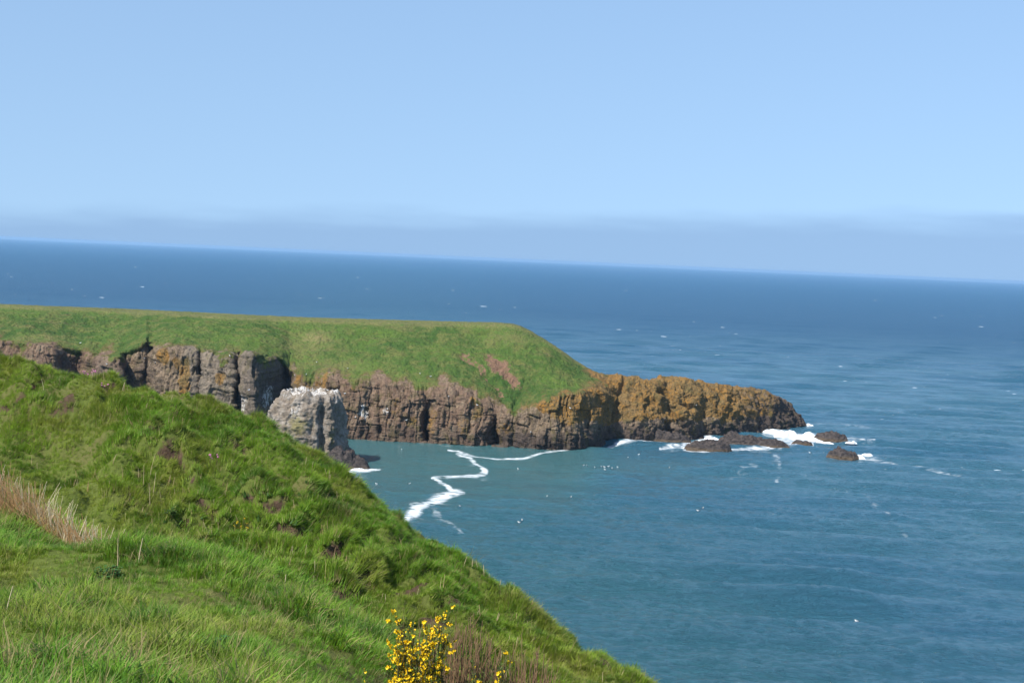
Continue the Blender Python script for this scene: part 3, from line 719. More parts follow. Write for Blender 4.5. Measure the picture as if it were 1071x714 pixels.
# bare earth scrapes: (px, py, half width m, half height m, depth m)
scrape_px = [(176,473,0.70,0.28,0.62),(130,470,0.4,0.22,0.32),(245,468,0.6,0.28,0.42),(303,548,0.65,0.34,0.5),(345,592,0.55,0.36,0.48),(318,578,0.4,0.25,0.36),(372,594,0.45,0.25,0.4),(215,518,0.5,0.3,0.38),(258,540,0.4,0.25,0.3),(445,608,0.35,0.2,0.25),(385,622,0.4,0.2,0.25),(40,432,0.4,0.18,0.16),(225,575,0.55,0.35,0.4),(280,520,0.5,0.35,0.35),(340,520,0.45,0.3,0.35),(468,640,0.35,0.25,0.3),(60,400,0.3,0.12,0.1),(200,498,0.35,0.25,0.3)]
_r = np.random.default_rng(404)
for _i in range(26):
    _x = _r.uniform(150, 430); _lo = np.interp(_x, [150, 430], [455, 590]); _hi = np.interp(_x, [150, 290, 430], [570, 600, 690])
    scrape_px.append((_x, _r.uniform(_lo, _hi), _r.uniform(0.22, 0.5), _r.uniform(0.18, 0.28), _r.uniform(0.20, 0.32)))
scr = []
for (x_, y_, a_, b_, d_) in scrape_px:
    p = hit(x_, y_, base_h)
    e = 0.2
    gx = (base_h(p[0] + e, p[1]) - base_h(p[0] - e, p[1])) / (2 * e); gy = (base_h(p[0], p[1] + e) - base_h(p[0], p[1] - e)) / (2 * e)
    g = np.array([float(gx), float(gy)]); g /= np.linalg.norm(g)
    scr.append((p[0], p[1], g[0], g[1], a_ * 0.85, b_, d_ * 0.72))
def soil_mask(x, y):
    s = np.zeros_like(x); wv = fbm(x, y, 0, 0.55, 3, 15.0) * 0.20; wu = fbm(x, y, 0, 0.6, 3, 25.0) * 0.35
    for (a, b, gx, gy, ra, rb, dd) in scr:
        v = (x - a) * gx + (y - b) * gy; u = (x - a) * gy - (y - b) * gx
        v = v + 0.12 * np.sin(u * 5.0 + a)
        v = v + wv; u = u + wu
        s = np.maximum(s, np.exp(-(u / (ra * 0.8)) ** 2 - ((v + 0.06) / (rb * 0.42)) ** 2) * min(1.0, dd * 4.0))
    s = np.maximum(s, 0.8 * sst(0.22, 0.46, fbm(x, y, 0, 1.3, 3, 41.0)) * sst(-0.15, 0.30, fbm(x, y, 0, 6.0, 2, 43.0)) * sst(28, 32, y) * (1 - sst(46, 52, y)))
    return s
def height(x, y):
    return base_h(x, y) + detail(np.asarray(x, float), np.asarray(y, float))
def stretch(a, b, step, lo, hi):
    c = list(np.arange(a, b, step)); s = step; 
    while c[-1] < hi: s = min(s * 1.12, 5); c.append(c[-1] + s)
    s = step
    while c[0] > lo: s = min(s * 1.12, 5); c.insert(0, c[0] - s)
    return np.array(c)
gx_ = stretch(-24, 9, 0.11, -150, 75); gy_ = stretch(6, 47, 0.11, -55, 130)
HX, HY = np.meshgrid(gx_, gy_)
HZ = height(HX, HY)
so_ = soil_mask(HX, HY)
hill_me = raw_mesh('hillside', np.stack([HX, HY, HZ], -1).reshape(-1, 3), grid_faces(*HX.shape), True, {'soil': so_.ravel()})
n = N('hillside_ground')
P = n.pos(); f1 = n.noise(P, 7.0, 6, 0.7); f2 = n.noise(P, 0.5, 4, 0.6)
g_ = n.mix(f1, (0.058, 0.088, 0.016), (0.145, 0.172, 0.040))
g_ = n.mix(n.rng(f2, 0.45, 0.7, 0, 0.6), g_, (0.12, 0.10, 0.045))
so2 = n.mix(n.rng(f1, 0.3, 0.7), (0.030, 0.020, 0.014), (0.115, 0.075, 0.050))
c = n.mix(n.rng(n.mth('ADD', n.attr('soil'), n.mth('MULTIPLY', n.mth('SUBTRACT', f1, 0.5), 0.9)), 0.28, 0.55), g_, so2)
n.pbr(c, 0.95, n.bump(f1, 0.08), 0.1)
hill = link('hillside', hill_me, n.m); tag(hill, 'steep grassy bank and mound falling to the sea in the foreground', 'hillside', kind='structure')

# ------------------------------------------------------------------ GRASS (instanced tufts inside one object)
def blade(bx, by, az, h, wdt, lean, curl):
    """5 points, 1 quad and 1 triangle; az = direction it leans"""
    dx, dy = math.cos(az), math.sin(az); sx_, sy_ = -dy, dx
    p0 = np.array([bx, by, -0.03]); p1 = np.array([bx + dx * lean * h * 0.40, by + dy * lean * h * 0.40, h * 0.62])
    p2 = np.array([bx + dx * h * (lean + curl), by + dy * h * (lean + curl), h * (1.0 - 0.35 * curl)])
    s = np.array([sx_, sy_, 0])
    return [p0 - s * wdt / 2, p0 + s * wdt / 2, p1 + s * wdt * 0.42, p1 - s * wdt * 0.42, p2]
def tuft(kind, r):
    V, Q, T, bl, tip = [], [], [], [], []
    spec = {0: (30, 0.13, 0.24, 0.012, 0.6), 1: (26, 0.12, 0.13, 0.009, 0.5), 2: (7, 0.07, 0.48, 0.006, 0.25), 3: (26, 0.11, 0.20, 0.008, 0.8), 4: (12, 0.10, 0.15, 0.05, 0.6)}[kind]
    for i in range(spec[0]):
        a = r.uniform(0, 6.283); rad = spec[1] * math.sqrt(r.random())
        az = a + r.normal() * 0.7
        h = spec[2] * r.uniform(0.55, 1.15); lean = abs(r.normal()) * spec[4] * 0.6 + 0.1; curl = r.uniform(0.05, 0.65) * spec[4]
        b = len(V); V += blade(math.cos(a) * rad, math.sin(a) * rad, az, h, spec[3] * r.uniform(0.7, 1.3), lean, curl)
        Q.append((b, b+1, b+2, b+3)); T.append((b+3, b+2, b+4))
        bl += [r.random()] * 5; tip += [0, 0, 0.6, 0.6, 1]
    return np.array(V), np.array(Q), np.array(T), np.array(bl), np.array(tip)

# scatter
def scatter():
    K = []
    r = np.random.default_rng(77)
    tot = 400000
    x = r.uniform(-27, 13, tot); y = r.uniform(5.5, 53, tot)
    keep = np.abs(x) < 1.5 + 0.60 * y
    x, y = x[keep], y[keep]
    dens = np.where(y < 27, 0.8, 0.85)
    # thin behind the crest
    q = np.interp(x, C0[:, 0], C0[:, 1]); dens = np.where(y > q + 2.5, 0.10, dens)
    keep = r.random(len(x)) < dens
    x, y = x[keep], y[keep]
    nl = len(x)
    # turf hanging over the upper lip of every scrape
    lx_, ly_, vv_ = [], [], []
    for (a, b, gx0, gy0, ra, rb, dd) in scr:
        m = int(260 * ra); u0 = r.uniform(-1.3, 1.3, m) * ra; v0 = np.where(r.random(m) < 0.3, r.uniform(0.02, 0.30, m), r.uniform(-2.0 * rb, 0.30, m)); vv_.append(v0)
        lx_.append(a + v0 * gx0 + u0 * gy0); ly_.append(b + v0 * gy0 - u0 * gx0)
    x = np.concatenate([x] + lx_); y = np.concatenate([y] + ly_); lip = np.arange(len(x)) >= nl; vv = np.concatenate([np.full(nl, -9.0)] + vv_)
    z = height(x, y)
    s = soil_mask(x, y)
    keep = (r.random(len(x)) > 1.25 * s - 0.1) | (vv > 0.03)
    x, y, z, lip, hang = x[keep], y[keep], z[keep], lip[keep], (vv > 0.03)[keep]
    e = 0.25
    gx = (height(x + e, y) - height(x - e, y)) / (2 * e); gy = (height(x, y + e) - height(x, y - e)) / (2 * e)
    px, py = project(np.stack([x, y, z], -1))
    nA = fbm(x, y, 0, 5.0, 3, 1.0); nB = fbm(x, y, 0, 1.6, 3, 8.0); nC = fbm(x, y, 0, 9.0, 2, 3.0)
    bank = y > 26
    kind = np.zeros(len(x), int)
    u = r.random(len(x))
    kind[(u < 0.35)] = 1
    kind[(u < 0.10 + 0.9 * np.clip(nB - 0.05, 0, 1) * (0.5 + np.clip(nA + 0.4, 0, 1)))] = 3
    kind[(u > 0.965)] = 2
    kind[(u > 0.93) & (u < 0.965) & (nA > 0.25)] = 4
    # trodden path across the mound: short, fine, yellowish
    pd, _ = seg_dist(px, py, [(60,592),(130,606),(180,622),(235,645),(300,672),(360,705),(400,730)])
    path = (1 - sst(14, 34, pd + 8 * nB)) * (~bank)
    kind[(path > 0.5) & (u < 0.8)] = 1
    kind[(path > 0.5) & (u > 0.8)] = 3
    # tall dark grass along the gully behind the brow
    gd, _ = seg_dist(px, py, [(0,552),(60,560),(110,575),(180,580),(270,585),(330,600),(370,640),(420,690)])
    tall = (1 - sst(8, 30, gd)) * (y > 22)
    scl = r.uniform(0.7, 1.25, len(x)) * (1 + 0.30 * nC) * np.where(bank, 0.62, 0.66) * (1 - 0.38 * path) * (1 + 0.6 * tall)
    scl = scl * (1 + 0.75 * np.clip(nB, -0.6, 0.8))
    scl = np.where(lip, r.uniform(0.5, 0.9, len(x)), scl); kind[hang & (u < 0.6)] = 0
    wind = 0.30
    rotz = r.uniform(0, 6.283, len(x))
    rx = np.clip(0.55 * gy, -0.6, 0.6) + r.normal(size=len(x)) * 0.12
    ry = np.clip(-0.55 * gx, -0.6, 0.6) + wind * 0.6 + r.normal(size=len(x)) * 0.12
    rx = np.where(hang, rx + 0.55 * gy / np.maximum(np.hypot(gx, gy), .2), rx); ry = np.where(hang, ry - 0.55 * gx / np.maximum(np.hypot(gx, gy), .2), ry)
    # intrinsic order: spin the tuft first, then tilt (XYZ euler with z applied first is built by composing below)
    from math import cos, sin
    cz, sz = np.cos(rotz), np.sin(rotz); cxx, sxx = np.cos(-rx), np.sin(-rx); cyy, syy = np.cos(ry), np.sin(ry)
    Rz = np.zeros((len(x), 3, 3)); Rz[:, 0, 0] = cz; Rz[:, 0, 1] = -sz; Rz[:, 1, 0] = sz; Rz[:, 1, 1] = cz; Rz[:, 2, 2] = 1
    Rx = np.zeros_like(Rz); Rx[:, 0, 0] = 1; Rx[:, 1, 1] = cxx; Rx[:, 1, 2] = -sxx; Rx[:, 2, 1] = sxx; Rx[:, 2, 2] = cxx
    Ry = np.zeros_like(Rz); Ry[:, 1, 1] = 1; Ry[:, 0, 0] = cyy; Ry[:, 0, 2] = syy; Ry[:, 2, 0] = -syy; Ry[:, 2, 2] = cyy
    M = Ry @ Rx @ Rz
    eul = np.stack([np.arctan2(M[:, 2, 1], M[:, 2, 2]), -np.arcsin(np.clip(M[:, 2, 0], -1, 1)), np.arctan2(M[:, 1, 0], M[:, 0, 0])], -1)
    return np.stack([x, y, z], -1), eul, scl, kind
gp, ge, gs, gk = scatter()
NVAR = 3
var = rng.integers(0, NVAR, len(gp)); pk = gk * NVAR + var
verts = [gp]; quads, tris = [], []
a_src = [np.full(len(gp), -1)]; a_pk = [pk]; a_rot = [ge]; a_scl = [gs]; a_bl = [np.zeros(len(gp))]; a_tip = [np.zeros(len(gp))]; a_k = [gk]
base = len(gp)
for k in range(5):
    for v in range(NVAR):
        Vt, Q, T, bl, tip = tuft(k, np.random.default_rng(100 + k * 10 + v))
        verts.append(Vt); quads.append(Q + base); tris.append(T + base); m = len(Vt); base += m
        a_src.append(np.full(m, k * NVAR + v)); a_pk.append(np.full(m, -1)); a_rot.append(np.zeros((m, 3))); a_scl.append(np.ones(m)); a_bl.append(bl); a_tip.append(tip); a_k.append(np.full(m, k))
gme = raw_mesh('grass', np.concatenate(verts), [np.concatenate(quads), np.concatenate(tris)], False,
               {'src': np.concatenate(a_src), 'pick': np.concatenate(a_pk), 'rot': np.concatenate(a_rot), 'scl': np.concatenate(a_scl),
                'blade': np.concatenate(a_bl), 'tip': np.concatenate(a_tip), 'sort': np.concatenate(a_k).astype(float)})
n = N('grass_blades')
P = n.pos()
w1 = n.noise(P, 0.16, 4, 0.55); w2 = n.noise(P, 0.9, 4, 0.6); w3 = n.noise(P, 0.45, 4, 0.6)
bl = n.attr('blade'); tp = n.attr('tip'); srt = n.attr('sort')
lush = n.mix(n.rng(n.mth('ADD', w1, n.mth('MULTIPLY', n.mth('SUBTRACT', bl, 0.5), 0.25)), 0.36, 0.62), (0.105, 0.262, 0.020), (0.225, 0.345, 0.030))
lush = n.mix(n.rng(w3, 0.46, 0.64, 0, 0.55), lush, (0.275, 0.265, 0.052))
lush = n.mix(n.rng(w2, 0.34, 0.52, 0.75, 0.0), lush, (0.048, 0.120, 0.016))
straw_c = n.mix(bl, (0.21, 0.175, 0.065), (0.34, 0.28, 0.13))
is_st = n.mth('MULTIPLY', n.rng(srt, 1.4, 1.6), n.rng(srt, 3.4, 3.6, 1, 0))
dead = n.rng(bl, 0.86, 0.90, 0, 0.8)
c = n.mix(n.mth('MAXIMUM', n.mth('MULTIPLY', is_st, n.rng(bl, 0.3, 0.55)), dead), lush, straw_c)
c = n.mix(n.rng(srt, 3.4, 3.6), c, (0.045, 0.105, 0.022))
d1 = n.pbr(c, 0.55, None, 0.25, 1.4, False)
tr = n.new('ShaderNodeBsdfTranslucent'); n.put(tr.inputs['Color'], n.mix(0.5, c, (0.28, 0.38, 0.03)))
mx = n.new('ShaderNodeMixShader'); mx.inputs[0].default_value = 0.36; n.t.links.new(d1, mx.inputs[1]); n.t.links.new(tr.outputs[0], mx.inputs[2])
n.t.links.new(mx.outputs[0], n.out.inputs['Surface'])
GRASS = n.m
grass = link('grass', gme, GRASS); tag(grass, 'long wind combed green grass growing over the foreground bank', 'grass', kind='stuff')
ng = bpy.data.node_groups.new('grass_tufts', 'GeometryNodeTree')
ng.interface.new_socket('Geometry', in_out='INPUT', socket_type='NodeSocketGeometry')
ng.interface.new_socket('Geometry', in_out='OUTPUT', socket_type='NodeSocketGeometry')
gi = ng.nodes.new('NodeGroupInput'); go = ng.nodes.new('NodeGroupOutput'); jn = ng.nodes.new('GeometryNodeJoinGeometry')
def named(nm, t):
    a = ng.nodes.new('GeometryNodeInputNamedAttribute'); a.data_type = t; a.inputs[0].default_value = nm
    return [o for o in a.outputs if o.enabled and o.name == 'Attribute'][0]
def eq(sock, val):
    c_ = ng.nodes.new('FunctionNodeCompare'); c_.data_type = 'INT'; c_.operation = 'EQUAL'
    ii = [i for i in c_.inputs if i.type == 'INT']; ng.links.new(sock, ii[0]); ii[1].default_value = val
    return [o for o in c_.outputs if o.type == 'BOOLEAN'][0]
s_src, s_pk, s_rot, s_scl = named('src', 'INT'), named('pick', 'INT'), named('rot', 'FLOAT_VECTOR'), named('scl', 'FLOAT')
e2r = ng.nodes.new('FunctionNodeEulerToRotation'); ng.links.new(s_rot, e2r.inputs[0])
for k in range(5 * NVAR):
    sp_ = ng.nodes.new('GeometryNodeSeparateGeometry'); sp_.domain = 'POINT'; ng.links.new(gi.outputs[0], sp_.inputs[0]); ng.links.new(eq(s_pk, k), sp_.inputs[1])
    st_ = ng.nodes.new('GeometryNodeSeparateGeometry'); st_.domain = 'POINT'; ng.links.new(gi.outputs[0], st_.inputs[0]); ng.links.new(eq(s_src, k), st_.inputs[1])
    io = ng.nodes.new('GeometryNodeInstanceOnPoints')
    ng.links.new(sp_.outputs[0], io.inputs['Points']); ng.links.new(st_.outputs[0], io.inputs['Instance'])
    ng.links.new(e2r.outputs[0], io.inputs['Rotation']); ng.links.new(s_scl, io.inputs['Scale'])
    ng.links.new(io.outputs[0], jn.inputs[0])
ng.links.new(jn.outputs[0], go.inputs[0])
md = grass.modifiers.new('tufts', 'NODES'); md.node_group = ng
print('grass tufts', len(gp))

# ------------------------------------------------------------------ stalks and straws
def tube(V, Q, pts, r0, r1, sides=3, attr=None, val=0.0):
    pts = np.asarray(pts, float); m = len(pts); b = len(V)
    for i, p in enumerate(pts):
        t = pts[min(i + 1, m - 1)] - pts[max(i - 1, 0)]; t = t / (np.linalg.norm(t) + 1e-9)
        a = np.cross(t, [0.31, 0.87, 0.2]); a /= np.linalg.norm(a) + 1e-9; c_ = np.cross(t, a)
        rad = r0 + (r1 - r0) * i / (m - 1)
        for k in range(sides):
            th = 6.283 * k / sides; V.append(p + rad * (math.cos(th) * a + math.sin(th) * c_))
            if attr is not None: attr.append(val)
    for i in range(m - 1):
        for k in range(sides):
            Q.append((b + i * sides + k, b + i * sides + (k + 1) % sides, b + (i + 1) * sides + (k + 1) % sides, b + (i + 1) * sides + k))
n = N('dry_straw'); P = n.pos()
n.pbr(n.mix(n.attr('tone'), (0.46, 0.27, 0.115), (0.64, 0.55, 0.36)), 0.7, None, 0.2); STRAW = n.m
def stalk(V, Q, A, base, h, lean, rad, tone, bend=0.15):
    l = np.array([lean[0], lean[1], 0]); pts = [base + np.array([0, 0, -0.05])]
    for s in (0.35, 0.7, 1.0): pts.append(base + np.array([0, 0, h * s]) * 1.0 + l * h * (s + bend * s * s))
    tube(V, Q, pts, rad, rad * 0.45, 3, A, tone)
V, Q, A = [], [], []
r = np.random.default_rng(21)
line = [(-70,528),(0,546),(25,556),(45,568),(70,575),(90,581),(112,588),(128,594)]
lx = [p[0] for p in line]; ly = [p[1] for p in line]
for i in range(1250):
    px = r.uniform(-70, 128) if r.random() < 0.62 else r.uniform(-70, 60)
    hp = np.interp(px, [-70, 0, 40, 70, 100, 128], [50, 46, 41, 33, 27, 22])
    d = np.interp(px, [0, 128], [21.6, 19.8]) + abs(r.normal()) * 0.55
    py = np.interp(px, lx, ly) - 2
    b = at_depth(px, py, d); b[2] = float(height(b[0], b[1]))
    pale = 1 if r.random() < np.interp(px, [0, 50, 90, 128], [0.10, 0.22, 0.40, 0.50]) else 0
    h = hp * d / F * r.uniform(0.5, 1.25) + max(0.0, at_depth(px, py, d)[2] - b[2])
    stalk(V, Q, A, b, h, (-0.32 * (1 - pale) + r.normal() * 0.20, r.normal() * 0.15), 0.006, 0.85 * pale + 0.15 * r.random(), 0.2)
reeds = link('dry_reeds', raw_mesh('dry_reeds', V, np.array(Q), True, {'tone': np.array(A)}), STRAW); tag(reeds, 'rusty and straw coloured dead reeds along the brow of the grass mound', 'reeds', kind='stuff')
# single dead stalks scattered in the grass
V, Q, A = [], [], []
def stalk_at(px, py, hpix, tone=0.8, n_=1, spread=0.15):
    p = hit(px, py, base_h)
    for i in range(n_):
        q = p + np.array([r.normal() * spread, r.normal() * spread, 0]); q[2] = float(height(q[0], q[1]))
        stalk(V, Q, A, q, hpix * p[1] / F * r.uniform(0.7, 1.1), (r.normal() * 0.16, r.normal() * 0.1), 0.008, tone * r.uniform(0.6, 1.1))
for a in ((155,508,24,.8,2),(163,520,26,.9,2),(150,500,18,.7,1),(100,395,12,.8,2),(147,410,10,.7,1),(340,482,14,.7,2),(375,506,12,.8,2),(478,578,20,.8,3),(503,596,18,.7,2),(330,630,22,.8,2),(345,650,28,.8,2),(225,545,16,.6,4),(218,548,18,.7,3),(4,650,50,.9,1),(295,600,20,.7,2),(306,604,18,.7,3),(240,548,16,.6,4),(128,596,34,.9,2)): stalk_at(*a)
for i in range(90):
    t = r.random(); px = 380 + 270 * t; py = np.interp(px, [c_[0] for c_ in crest_pts], [c_[1] for c_ in crest_pts]) + r.uniform(1, 16)
    stalk_at(px, py, r.uniform(7, 14), r.uniform(.5, .9), r.integers(1, 4), 0.2)
for i in range(150):
    px = r.uniform(20, 560); lo = np.interp(px, [c_[0] for c_ in crest_pts], [c_[1] for c_ in crest_pts])
    py = r.uniform(lo + 10, lo + 190)
    stalk_at(px, min(py, 712), r.uniform(6, 14), r.uniform(.3, .8), r.integers(1, 4), 0.14)
ds = link('dead_stalks', raw_mesh('dead_stalks', V, np.array(Q), True, {'tone': np.array(A)}), STRAW); tag(ds, 'thin dead straw stalks standing here and there in the green grass', 'stalks', kind='stuff')

# ------------------------------------------------------------------ BROOM BUSHES
n = N('broom_stem'); n.pbr(n.mix(n.noise(n.pos(), 9, 3), (0.060, 0.075, 0.022), (0.15, 0.12, 0.055)), 0.7, None, 0.2); STEM = n.m
n = N('broom_leaf'); n.pbr(n.mix(n.noise(n.pos(), 20, 3), (0.045, 0.085, 0.018), (0.10, 0.13, 0.03)), 0.6, None, 0.25); LEAF = n.m
n = N('broom_blossom'); n.pbr(n.mix(n.noise(n.pos(), 30, 2), (0.78, 0.47, 0.008), (0.88, 0.64, 0.02)), 0.55, None, 0.25); BLOSSOM = n.m
n = N('brown_twig'); n.pbr(n.mix(n.noise(n.pos(), 12, 3), (0.16, 0.090, 0.045), (0.36, 0.24, 0.14)), 0.8, None, 0.15); TWIG = n.m

def rnd_unit(r):
    v = r.normal(size=3); return v / np.linalg.norm(v)
def flower(V, T, p, s, d):
    """a pea flower: standard, two wings and a keel, each a small pointed petal"""
    a = np.cross(d, [0.2, 0.3, 0.9]); a /= np.linalg.norm(a) + 1e-9; b = np.cross(d, a)
    for (da, db, dd, w_) in ((0.0, 0.9, 0.5, 0.55), (0.7, -0.1, 0.8, 0.35), (-0.7, -0.1, 0.8, 0.35), (0.0, -0.5, 1.0, 0.3)):
        tipp = p + s * (da * a + db * b + dd * d * 0.8); mid = p + s * 0.5 * (da * a + db * b + dd * d)
        sd_ = np.cross(tipp - p, d + 0.3 * a); sd_ = sd_ / (np.linalg.norm(sd_) + 1e-9) * w_ * s
        k = len(V); V += [p, mid + sd_, tipp, mid - sd_]; T += [(k, k+1, k+2, k+3)]
def broom(root_loc, label, stems, hgt, spread, nfl, seed, group, flower_s=0.013, lean=(0, 0), top_bias=0.35):
    r = np.random.default_rng(seed)
    root = empty('broom_bush', tuple(root_loc), label, 'bush', group)
    V, Q = [], []; LV, LQ = [], []; BV, BT = [], []
    lines = []
    for i in range(stems):
        a = r.uniform(0, 6.283); rad = math.sqrt(r.random()) * spread
        tip = np.array([math.cos(a) * rad + lean[0], math.sin(a) * rad * 0.7 + lean[1], hgt * r.uniform(0.55, 1.0)])
        b = np.array([math.cos(a) * rad * 0.35, math.sin(a) * rad * 0.3, -0.05])
        mid = b + (tip - b) * 0.55 + np.array([math.cos(a), math.sin(a), 0]) * 0.05
        pts = [b, b + (mid - b) * 0.5 + r.normal(size=3) * 0.01, mid, mid + (tip - mid) * 0.5 + r.normal(size=3) * 0.015, tip]
        tube(V, Q, pts, 0.007, 0.002, 4); lines.append(pts)
        for k in range(7):
            t = r.uniform(0.35, 0.95); p = b + (tip - b) * t
            e = p + np.array([math.cos(a) * 0.05, math.sin(a) * 0.05, 0.12]) * r.uniform(0.6, 1.5) + r.normal(size=3) * 0.035
            tube(V, Q, [p, (p + e) / 2 + r.normal(size=3) * 0.006, e], 0.003, 0.0015, 3); lines.append([p, p, (p + e) / 2, e, e])
    for ln_ in lines:
        for k in range(9):
            t = r.uniform(0.3, 1.0) * 3.999; i = int(t); f = t - i; p = ln_[i] * (1 - f) + ln_[i + 1] * f
            d = rnd_unit(r); d[2] = abs(d[2]) + 0.4; d /= np.linalg.norm(d); s = 0.012
            sd_ = np.cross(d, rnd_unit(r)); sd_ /= np.linalg.norm(sd_) + 1e-9
            kk = len(LV); LV += [p, p + d * s + sd_ * s * 0.3, p + d * 2 * s, p + d * s - sd_ * s * 0.3]; LQ.append((kk, kk+1, kk+2, kk+3))
    # blossoms sit in short sprays along the upper stems
    made = 0
    while made < nfl:
        ln_ = lines[r.integers(len(lines))]; t = (top_bias + (1 - top_bias) * r.random()) * 3.999
        for j in range(r.integers(2, 7)):
            tt = min(3.999, max(0, t + r.normal() * 0.35)); i = int(tt); f = tt - i; p = ln_[i] * (1 - f) + ln_[i + 1] * f
            d = rnd_unit(r); d[2] *= 0.5; d /= np.linalg.norm(d)
            flower(BV, BT, p + d * 0.006, flower_s * r.uniform(0.8, 1.3), d); made += 1
    link('stems', raw_mesh('stems', V, np.array(Q)), STEM, root)
    link('leaves', raw_mesh('leaves', LV, np.array(LQ), False), LEAF, root)
    link('blossoms', raw_mesh('blossoms', BV, np.array(BT), False), BLOSSOM, root)
    return root
def ground(px, py, d):
    p = at_depth(px, py, d); p[2] = float(height(p[0], p[1])); return p
bg_ = 'flowering broom bushes'
p = ground(436, 760, 10.8); topz = at_depth(436, 636, 10.8)[2]
broom(p, 'larger yellow flowering broom bush left of the brown twigs', 34, topz - p[2], 0.20, 1250, 5, bg_, 0.017, (0.0, 0))
p = ground(512, 775, 10.0); topz = at_depth(512, 684, 10.0)[2]
broom(p, 'low yellow broom sprig among the brown twigs', 14, topz - p[2], 0.13, 260, 6, bg_, 0.016)
p = hit(254, 540, base_h); p[2] = float(height(p[0], p[1]))
broom(p, 'tiny yellow flowering clump beside bare earth on the far bank', 14, 0.36, 0.20, 80, 7, bg_, 0.022)
p = ground(388, 735, 10.9)
broom(p, 'short sprig of a few yellow flowers left of the broom bush', 4, at_depth(385, 704, 10.9)[2] - p[2], 0.06, 16, 8, bg_, 0.012)

def dry_bush(loc, label, stems, hgt, spread, seed):
    r = np.random.default_rng(seed)
    root = empty('twig_bush', tuple(loc), label, 'bush', 'dead brown twig bushes')
    V, Q = [], []; V2, Q2 = [], []
    for i in range(stems):
        a = r.uniform(0, 6.283); rad = math.sqrt(r.random()) * spread
        tip = np.array([math.cos(a) * rad, math.sin(a) * rad * 0.6, hgt * (0.5 + 0.5 * r.random() ** 0.7) * (1.0 - 0.25 * rad / spread)])
        b = np.array([math.cos(a) * rad * 0.6, math.sin(a) * rad * 0.4, -0.05]); mid = b + (tip - b) * 0.5 + r.normal(size=3) * 0.02
        tube(V, Q, [b, mid, tip], 0.0055, 0.002, 4)
        for k in range(4):
            t = r.uniform(0.35, 0.95); p = b + (tip - b) * t; e = p + np.array([r.normal() * 0.03, r.normal() * 0.03, r.uniform(0.05, 0.16)])
            tube(V2, Q2, [p, (p + e) / 2 + r.normal(size=3) * 0.004, e], 0.003, 0.0012, 3)
    link('twigs', raw_mesh('twigs', V + V2, np.concatenate([np.array(Q), np.array(Q2) + len(V)])), TWIG, root)
p = ground(488, 765, 11.2); dry_bush(p, 'tall dead brown twigs standing behind and right of the yellow broom', 130, at_depth(488, 632, 11.2)[2] - p[2], 0.26, 31)
p = ground(545, 780, 11.3); dry_bush(p, 'lower spreading dead brown twigs at the bottom edge, right of the broom', 130, at_depth(545, 655, 11.3)[2] - p[2], 0.30, 32)
p = ground(452, 760, 11.6); dry_bush(p, 'sparse pale twigs rising above the yellow blossoms', 22, at_depth(440, 620, 11.6)[2] - p[2], 0.20, 33)

# ------------------------------------------------------------------ leafy weeds and thrift
n = N('weed_leaf'); n.pbr(n.mix(n.noise(n.pos(), 14, 3), (0.022, 0.070, 0.014), (0.055, 0.130, 0.026)), 0.5, None, 0.35); WEED = n.m
def leafy(px, py, size, count, label, seed):
    r = np.random.default_rng(seed); p = hit(px, py, base_h); p[2] = float(height(p[0], p[1]))
    root = empty('leafy_plant', tuple(p), label, 'plant', 'dark leafy weeds in the grass')
    V, Q, SV, SQ = [], [], [], []
    for i in range(count):
        a = r.uniform(0, 6.283); rad = size * math.sqrt(r.random()); h = size * r.uniform(0.35, 0.95)
        b = np.array([math.cos(a) * rad, math.sin(a) * rad, 0]); top = b + np.array([r.normal() * 0.02, r.normal() * 0.02, h])
        tube(SV, SQ, [b, top], 0.004, 0.002, 3)
        for k in range(5):
            q = b + (top - b) * r.uniform(0.3, 1); az = r.uniform(0, 6.283); L = size * r.uniform(0.2, 0.38)
            d = np.array([math.cos(az), math.sin(az), r.uniform(-0.1, 0.5)]); s = np.array([-math.sin(az), math.cos(az), r.normal() * 0.2]) * L * 0.36
            kk = len(V); V += [q, q + d * L * 0.45 + s + [0, 0, 0.01], q + d * L, q + d * L * 0.45 - s + [0, 0, 0.01]]; Q.append((kk, kk+1, kk+2, kk+3))
    link('stems', raw_mesh('stems', SV, np.array(SQ)), STEM, root); link('leaves', raw_mesh('leaves', V, np.array(Q), False), WEED, root)
leafy(133, 682, 0.16, 40, 'dark green leafy weed nearest the bottom of the mound', 1)
leafy(114, 610, 0.15, 34, 'dark leafy weed at the top edge of the trodden path', 2)
leafy(160, 648, 0.14, 34, 'dark leafy weed beside a pale stone on the mound', 3)
leafy(178, 544, 0.16, 30, 'bright leafy weed low on the bank beside dead stalks', 4)
leafy(225, 695, 0.16, 46, 'wide leafy weed patch at the lower frame edge', 5)
p = hit(168, 655, base_h); p[2] = float(height(p[0], p[1]))
n = N('pale_stone'); n.pbr(n.mix(n.noise(n.pos(), 14, 5), (0.14, 0.11, 0.085), (0.34, 0.29, 0.23)), 0.9, None, 0.2)
st = rock_mesh('stone', 0.18, 0.14, 0.09, 2.2, 0.3); 
co = np.empty(len(st.vertices) * 3, np.float32); st.vertices.foreach_get('co', co); co = co.reshape(-1, 3)
u_ = co / (np.linalg.norm(co, axis=1)[:, None] + 1e-9)
co = u_ * np.array([0.10, 0.08, 0.065]) * (1 + 0.2 * fbm(u_[:, 0], u_[:, 1], u_[:, 2], 0.8, 3, 2.0))[:, None] + np.array([0, 0, 0.03])
st.vertices.foreach_set('co', co.astype(np.float32).ravel()); st.update()
tag(link('stone', st, n.m, loc=tuple(p)), 'small pale stone half buried in the trodden grass', 'stone')

